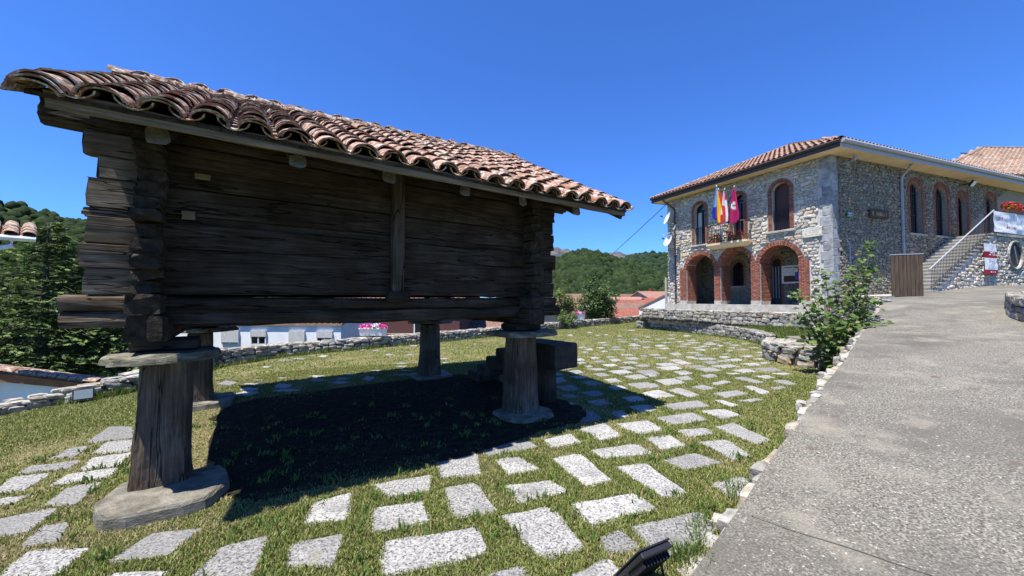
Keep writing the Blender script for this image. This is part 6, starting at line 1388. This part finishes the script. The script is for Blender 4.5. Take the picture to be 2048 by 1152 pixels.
# leafy shrub between the terrace wall and the lane
def big_shrub():
    base = Vector((7.95, 9.25, .1)); r = root('leafy_shrub', base, 0, 'tall loose shrub with lobed bright leaves beside the lane', 'shrub'); b = MB(); P = []; Nn = []; rg = random.Random(11)
    tips = [(1742, 492, 10.2), (1700, 540, 9.9), (1730, 560, 10.3), (1650, 545, 9.6), (1640, 585, 9.3), (1590, 585, 9.1), (1605, 630, 9.0), (1685, 610, 9.6), (1725, 625, 9.8), (1665, 640, 9.2), (1700, 660, 9.5), (1640, 670, 9.1), (1712, 590, 10.), (1668, 570, 9.7), (1620, 610, 9.2), (1690, 690, 9.3), (1655, 700, 9.1), (1720, 520, 10.1), (1745, 530, 10.3), (1625, 640, 9.15), (1680, 660, 9.3), (1735, 600, 10.)]
    for (px, py, y) in tips:
        tp = at_depth(px, py, y); mid = base.lerp(tp, .5)+Vector((rg.uniform(-.15, .15), rg.uniform(-.15, .15), -.1)); st = base+Vector((rg.uniform(-.2, .25), rg.uniform(-.15, .15), 0)); pts = [st, st.lerp(mid, .6), mid, mid.lerp(tp, .6)+Vector((0, 0, .04)), tp]; b.tube(pts, [.018, .014, .011, .008, .004], 5, caps=False)
        L_ = (tp-base).length; nl = int(30+46*L_/2)
        for k in range(nl):
            t = rg.uniform(.22, 1.03); kk = min(3, int(t*4)); q = pts[kk].lerp(pts[kk+1], t*4-kk); sp = .05+.16*min(1, (1.1-t)*1.6); P.append(q+Vector((rg.gauss(0, sp), rg.gauss(0, sp), rg.gauss(0, sp*.8)))); Nn.append(Vector((rg.gauss(0, .55), rg.gauss(0, .55)-.15, 1.)))
    b.build('stems', M_BARK, r, world=True); n = len(P); P = np.array(P); Nn = np.array(Nn); Nn /= np.linalg.norm(Nn, axis=1, keepdims=True)
    # lobed leaf: five pointed lobes
    S_ = RNG.uniform(.05, .115, n); rv = RNG.normal(size=(n, 3)); A = np.cross(Nn, rv); A /= np.linalg.norm(A, axis=1, keepdims=True); B = np.cross(Nn, A); V = [P]
    for i, (an, rr) in enumerate(((0, 1.), (32, .55), (62, .9), (100, .5), (135, .72), (180, .30), (225, .72), (260, .5), (298, .9), (328, .55))):
        V.append(P+(A*math.cos(R(an))+B*math.sin(R(an)))*(rr*S_)[:, None]-Nn*(.22*rr*rr*S_)[:, None])
    V = np.stack(V, 1).reshape(-1, 3)-np.array(base); tf = np.array([[0, i, i % 10+1] for i in range(1, 11)])
    raw_mesh('foliage', V, tf, n, 11, M_LEAF, None, r, vcol(n, (.06, .115, .022), (.13, .19, .045), (.16, .13, .05), .05), False, None)
big_shrub()
# ================================================================== SMALL THINGS ON THE LAWN
def floodlight(o, yaw, tilt, w, h, label, lens=True):
    r = root('floodlight', o, yaw, label, 'floodlight'); T = Matrix.Translation((0, 0, .16)) @ Matrix.Rotation(tilt, 4, 'X')
    def put(nm, mb, m, par=r): mb.v = [tuple(T @ Vector(p)) for p in mb.v]; return mb.build(nm, m, par)
    b = MB(); b.bbox(-w/2, w/2, -.012, .022, -h/2, h/2, .006); hs_ = put('housing', b, M_BLACK)
    b = MB(); b.bbox(-w/2*1.05, w/2*1.05, .0235, .034, -h/2*1.05, h/2*1.05, .004); put('bezel', b, M_BLACK, hs_)
    b = MB(); b.box(-w/2*.9, w/2*.9, .0345, .038, -h/2*.86, h/2*.86); put('lens', b, M_LENS, hs_)
    for k in range(9): x = -w/2*.85+w*.85*k/8; b = MB(); b.box(x-.003, x+.003, -.045, -.0125, -h*.36, h*.36); put('fin', b, M_BLACK, hs_)
    b = MB(); b.tube([(-w/2-.02, 0, .16), (-w/2-.02, -.03, .03), (w/2+.02, -.03, .03), (w/2+.02, 0, .16)], .009, 6); b.build('bracket', M_BLACK, r)
    b = MB(); b.tube([(0, -.03, .03), (0, -.03, -.06)], .014, 6); b.build('stake', M_BLACK, r); return r
p = at_depth(1288, 1158, 2.38); p.z = .0; floodlight(p, R(28), R(38), .24, .34, 'black floodlight tilted up beside the lane edge')
p = gnd(166, 806); floodlight(p, R(229), R(14), .26, .19, 'floodlight with pale glass standing by the low garden wall')
p = gnd(148, 806); tag(obj('pale_rock', stone_meshes(M_STONE, 'r')[2], None, mat4((p.x, p.y, p.z+.06), Matrix.Rotation(.6, 3, 'Z'), (.26, .2, .17))), 'pale rounded rock beside the floodlight at the wall', 'rock')
# ================================================================== GRASS
res = .02; gx0, gy0 = -14., 0.; nxg, nyg = int(30/res), int(32/res)
mask = np.zeros((nxg, nyg), bool)
def stamp(poly, shrink=0.):
    c = sum((Vector(p) for p in poly), Vector((0, 0)))/len(poly); poly = [(c+(Vector(p)-c)*(1-shrink/max(.1, (Vector(p)-c).length))) for p in poly]
    xs_ = [p[0] for p in poly]; ys_ = [p[1] for p in poly]; i0, i1 = max(0, int((min(xs_)-gx0)/res)), min(nxg, int((max(xs_)-gx0)/res)+2); j0, j1 = max(0, int((min(ys_)-gy0)/res)), min(nyg, int((max(ys_)-gy0)/res)+2)
    if i1 <= i0 or j1 <= j0: return
    X, Y = np.meshgrid(gx0+(np.arange(i0, i1)+.5)*res, gy0+(np.arange(j0, j1)+.5)*res, indexing='ij'); mask[i0:i1, j0:j1] |= inside([(p[0], p[1]) for p in poly], X, Y)
for P in PAV: stamp(P, .03)
GM = ROOT[GR.name]
def gw(t, v): q = GM @ Vector((t, v, 0)); return (q.x, q.y)
for (px, py) in ((0., .0), (4.12, .1), (.02, 3.74), (4.12, 3.74)): stamp([gw(px-.36, py-.36), gw(px+.44, py-.38), gw(px+.42, py+.34), gw(px-.30, py+.34)])
stamp([gw(4.7, .4), gw(5.2, .4), gw(5.2, 3.), gw(4.7, 3.)])
M_EARTHSHADE = mk('earth_painted_shade', [(.3, (.018, .016, .011)), (.6, (.042, .036, .024)), (.8, (.10, .082, .052))], scale=9, detail=9, rough=1, bump=1., bscale=40, bdist=.03, spec=.02)  # bare earth, darkened so the granary's shade is in the colour
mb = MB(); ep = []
for k in range(140):  # patch outline stretched to fill the roof's cast shadow
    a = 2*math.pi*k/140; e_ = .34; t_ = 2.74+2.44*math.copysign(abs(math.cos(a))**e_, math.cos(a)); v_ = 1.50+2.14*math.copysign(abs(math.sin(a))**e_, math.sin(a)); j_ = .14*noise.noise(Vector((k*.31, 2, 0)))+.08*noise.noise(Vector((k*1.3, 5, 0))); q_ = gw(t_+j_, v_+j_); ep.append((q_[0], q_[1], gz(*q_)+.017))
c_ = gw(2.75, 1.7); mb.add([(c_[0], c_[1], .019)]+ep, [(0, k+1, (k+1) % 140+1) for k in range(140)]); tag(mb.build('earth_shade_patch', M_EARTHSHADE), 'bare earth under the granary, darkened to paint in its shadow', 'ground', kind='structure')
def patch(x, y): # 0 lush .. 1 dry
    return .5+.5*noise.noise(Vector((x*.55, y*.55, 4)))+.35*noise.noise(Vector((x*1.9, y*1.9, 8)))
GI = GM.inverted()
def blades(name, n, rmin, rmax, hgt, wid, label, extra=None):
    # sample the part of the lawn that lies in view
    a0, a1 = R(-56), R(56); A = RNG.uniform(a0, a1, n*2); Rr = np.sqrt(RNG.uniform(rmin**2, rmax**2, n*2)); X = Rr*np.sin(A); Y = Rr*np.cos(A)
    ok = inside(lawn_poly, X, Y); q = (X-RE0.x)*RN.x+(Y-RE0.y)*RN.y; ok &= q < -.03
    i = ((X-gx0)/res).astype(int).clip(0, nxg-1); j = ((Y-gy0)/res).astype(int).clip(0, nyg-1); ok &= ~mask[i, j]
    terr = np.array([(p.x, p.y) for p in TW]); 
    ok &= ~inside([(p.x, p.y) for p in TW]+[(uw1.x, uw1.y), (uw0.x, uw0.y)], X, Y)
    ok &= ~inside([(8.6, 13.3), (7.4, 11.2), (7.6, 10.0), (8.6, 9.2), (14, 13), (13, 16)], X, Y)
    X, Y = X[ok], Y[ok]
    D = np.array([patch(x, y) for x, y in zip(X, Y)]); T = np.array([GI @ Vector((x, y, 0)) for x, y in zip(X, Y)])
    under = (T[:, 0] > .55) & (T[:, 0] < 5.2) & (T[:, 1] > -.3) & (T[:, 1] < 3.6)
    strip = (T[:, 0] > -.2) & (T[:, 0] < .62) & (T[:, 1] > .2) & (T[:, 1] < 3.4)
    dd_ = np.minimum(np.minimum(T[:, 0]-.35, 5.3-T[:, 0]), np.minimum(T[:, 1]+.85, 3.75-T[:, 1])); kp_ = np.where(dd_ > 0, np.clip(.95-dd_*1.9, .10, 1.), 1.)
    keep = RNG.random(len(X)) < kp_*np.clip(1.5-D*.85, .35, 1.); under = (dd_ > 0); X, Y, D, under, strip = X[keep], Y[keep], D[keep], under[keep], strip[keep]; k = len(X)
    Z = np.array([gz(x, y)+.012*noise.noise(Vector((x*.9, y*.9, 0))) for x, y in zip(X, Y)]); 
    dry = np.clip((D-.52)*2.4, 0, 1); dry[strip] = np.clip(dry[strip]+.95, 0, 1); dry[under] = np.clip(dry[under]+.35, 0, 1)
    h = hgt*RNG.uniform(.45, 1.25, k)*(1.05-.45*dry)*np.where(RNG.random(k) < .04, 1.7, 1.); w = wid*RNG.uniform(.6, 1.25, k); th = RNG.uniform(0, 2*np.pi, k); ln = RNG.uniform(.1, .95, k)*h; ta = th+np.pi/2+RNG.normal(0, .5, k)
    dx, dy = np.cos(th)*w/2, np.sin(th)*w/2; lx, ly = np.cos(ta)*ln, np.sin(ta)*ln; Zb = Z-.006
    V = np.stack([np.stack([X-dx, Y-dy, Zb], 1), np.stack([X+dx, Y+dy, Zb], 1), np.stack([X+dx*.7+lx*.4, Y+dy*.7+ly*.4, Z+h*.62], 1), np.stack([X-dx*.7+lx*.4, Y-dy*.7+ly*.4, Z+h*.62], 1), np.stack([X+lx, Y+ly, Z+h*.9], 1)], 1).reshape(-1, 3)
    # two quads: body and tip (tip quad degenerates to a triangle fan by repeating)
    t = RNG.random((k, 1)); g0 = np.array((.100, .140, .026)); g1 = np.array((.265, .295, .085)); c = (g0*(1-t)+g1*t)*RNG.uniform(.6, 1.3, (k, 1)); st = RNG.random((k, 1)); straw = np.array((.34, .27, .135))*(1-st)+np.array((.48, .40, .23))*st
    mix = (RNG.random(k) < (.12+.70*dry))[:, None]; c = np.where(mix, straw, c); 
    o = raw_mesh(name, V, np.array([[0, 1, 2], [0, 2, 3], [3, 2, 4]]), k, 5, M_GRASS, None, None, c, False, 'stuff'); tag(o, label, 'grass'); return o
blades('lawn_grass', 185000, 1.9, 5.2, .027, .0085, 'short mown grass between the large granite slabs along the lane')
blades('lawn_grass', 150000, 5.2, 11., .027, .013, 'short mown grass around the granary posts')
blades('lawn_grass', 130000, 11., 31., .032, .024, 'short mown grass between the granary and the stone building')
# rough grass on the terrace and weeds along the walls and the lane edge
def tufts(name, pts, label, hgt=.12, wid=.008, per=26, spread=.06, c0=(.05, .10, .018), c1=(.13, .19, .04)):
    X = []; 
    for p in pts:
        for k in range(per): X.append((p[0]+random.gauss(0, spread), p[1]+random.gauss(0, spread), p[2]))
    X = np.array(X); k = len(X); h = hgt*RNG.uniform(.4, 1.2, k); th = RNG.uniform(0, 2*np.pi, k); ta = RNG.uniform(0, 2*np.pi, k); ln = h*RNG.uniform(.1, .9, k); w = wid*RNG.uniform(.6, 1.3, k)
    dx, dy = np.cos(th)*w/2, np.sin(th)*w/2; lx, ly = np.cos(ta)*ln, np.sin(ta)*ln; x, y, z = X[:, 0], X[:, 1], X[:, 2]
    V = np.stack([np.stack([x-dx, y-dy, z-.01], 1), np.stack([x+dx, y+dy, z-.01], 1), np.stack([x+dx*.7+lx*.35, y+dy*.7+ly*.35, z+h*.6], 1), np.stack([x-dx*.7+lx*.35, y-dy*.7+ly*.35, z+h*.6], 1), np.stack([x+lx, y+ly, z+h*.92], 1)], 1).reshape(-1, 3)
    o = raw_mesh(name, V, np.array([[0, 1, 2], [0, 2, 3], [3, 2, 4]]), k, 5, M_GRASS, None, None, vcol(k, c0, c1, (.30, .24, .11), .12), False, 'stuff'); tag(o, label, 'grass')
pts = []
for k in range(9000):
    i = random.randrange(24); kk = random.randrange(6); a = TERV[i*7+kk]; b_ = TERV[i*7+kk+1]; c_ = TERV[(i+1)*7+kk]; u, v = random.random(), random.random(); pts.append(tuple(a[q]+(b_[q]-a[q])*u+(c_[q]-a[q])*v for q in range(3)))
for k in range(3200):
    a, b_, c_ = [Vector(V2[q]) for q in random.choice(((0, 1, 2), (0, 1, 2), (0, 2, 3), (0, 3, 4), (0, 4, 5)))]; u, v = random.random(), random.random()
    if u+v > 1: u, v = 1-u, 1-v
    pts.append(tuple(a+(b_-a)*u+(c_-a)*v))
tufts('terrace_grass', pts, 'rough green grass covering the narrow terrace', hgt=.055, wid=.026, per=6, spread=.05)
pts = []
for k in range(420):
    i = random.randrange(2, len(WALLP)-2); f = random.random(); p = WALLP[i].lerp(WALLP[i+1], f); d = (WALLP[i+1]-WALLP[i]).normalized(); nn_ = Vector((d.y, -d.x, 0)); p = p+nn_*random.uniform(.22, .36); pts.append((p.x, p.y, gz(p.x, p.y)))
for k in range(120):
    f = random.random(); p = tw_pos(f)+Vector((-.32, -.1, 0)); pts.append((p.x, p.y, 0))
tufts('wall_foot_grass', pts, 'unmown longer grass along the foot of the stone walls', hgt=.17, wid=.016, per=12, spread=.08)
pts = []
for k in range(46):
    qv = random.uniform(-.9, 6.5); p = RE0+RD*qv-RN*random.uniform(.12, .24); pts.append((p.x, p.y, 0.))
for px, py in ((1375, 1110), (1385, 1125), (1360, 1122), (1392, 1108)): p = at_z(px, py, .02); pts.append((p.x, p.y, .02)); pts.append((p.x+.03, p.y, .02))
tufts('lane_edge_grass', pts, 'green grass tufts growing along the stone edge of the lane', hgt=.10, wid=.008, per=26, spread=.045, c0=(.06, .11, .025), c1=(.15, .22, .06))
pts = []
for k in range(260):
    a = random.uniform(R(-52), R(34)); r_ = random.uniform(2.2, 7.); x, y = r_*math.sin(a), r_*math.cos(a)
    i, j = int((x-gx0)/res), int((y-gy0)/res)
    if 0 <= i < nxg and 0 <= j < nyg and not mask[i, j] and (x-RE0.x)*RN.x+(y-RE0.y)*RN.y < -.2: pts.append((x, y, gz(x, y)))
tufts('lawn_weeds', pts, 'broader bright weed rosettes scattered in the lawn', hgt=.075, wid=.017, per=16, spread=.035, c0=(.06, .13, .025), c1=(.13, .21, .045))
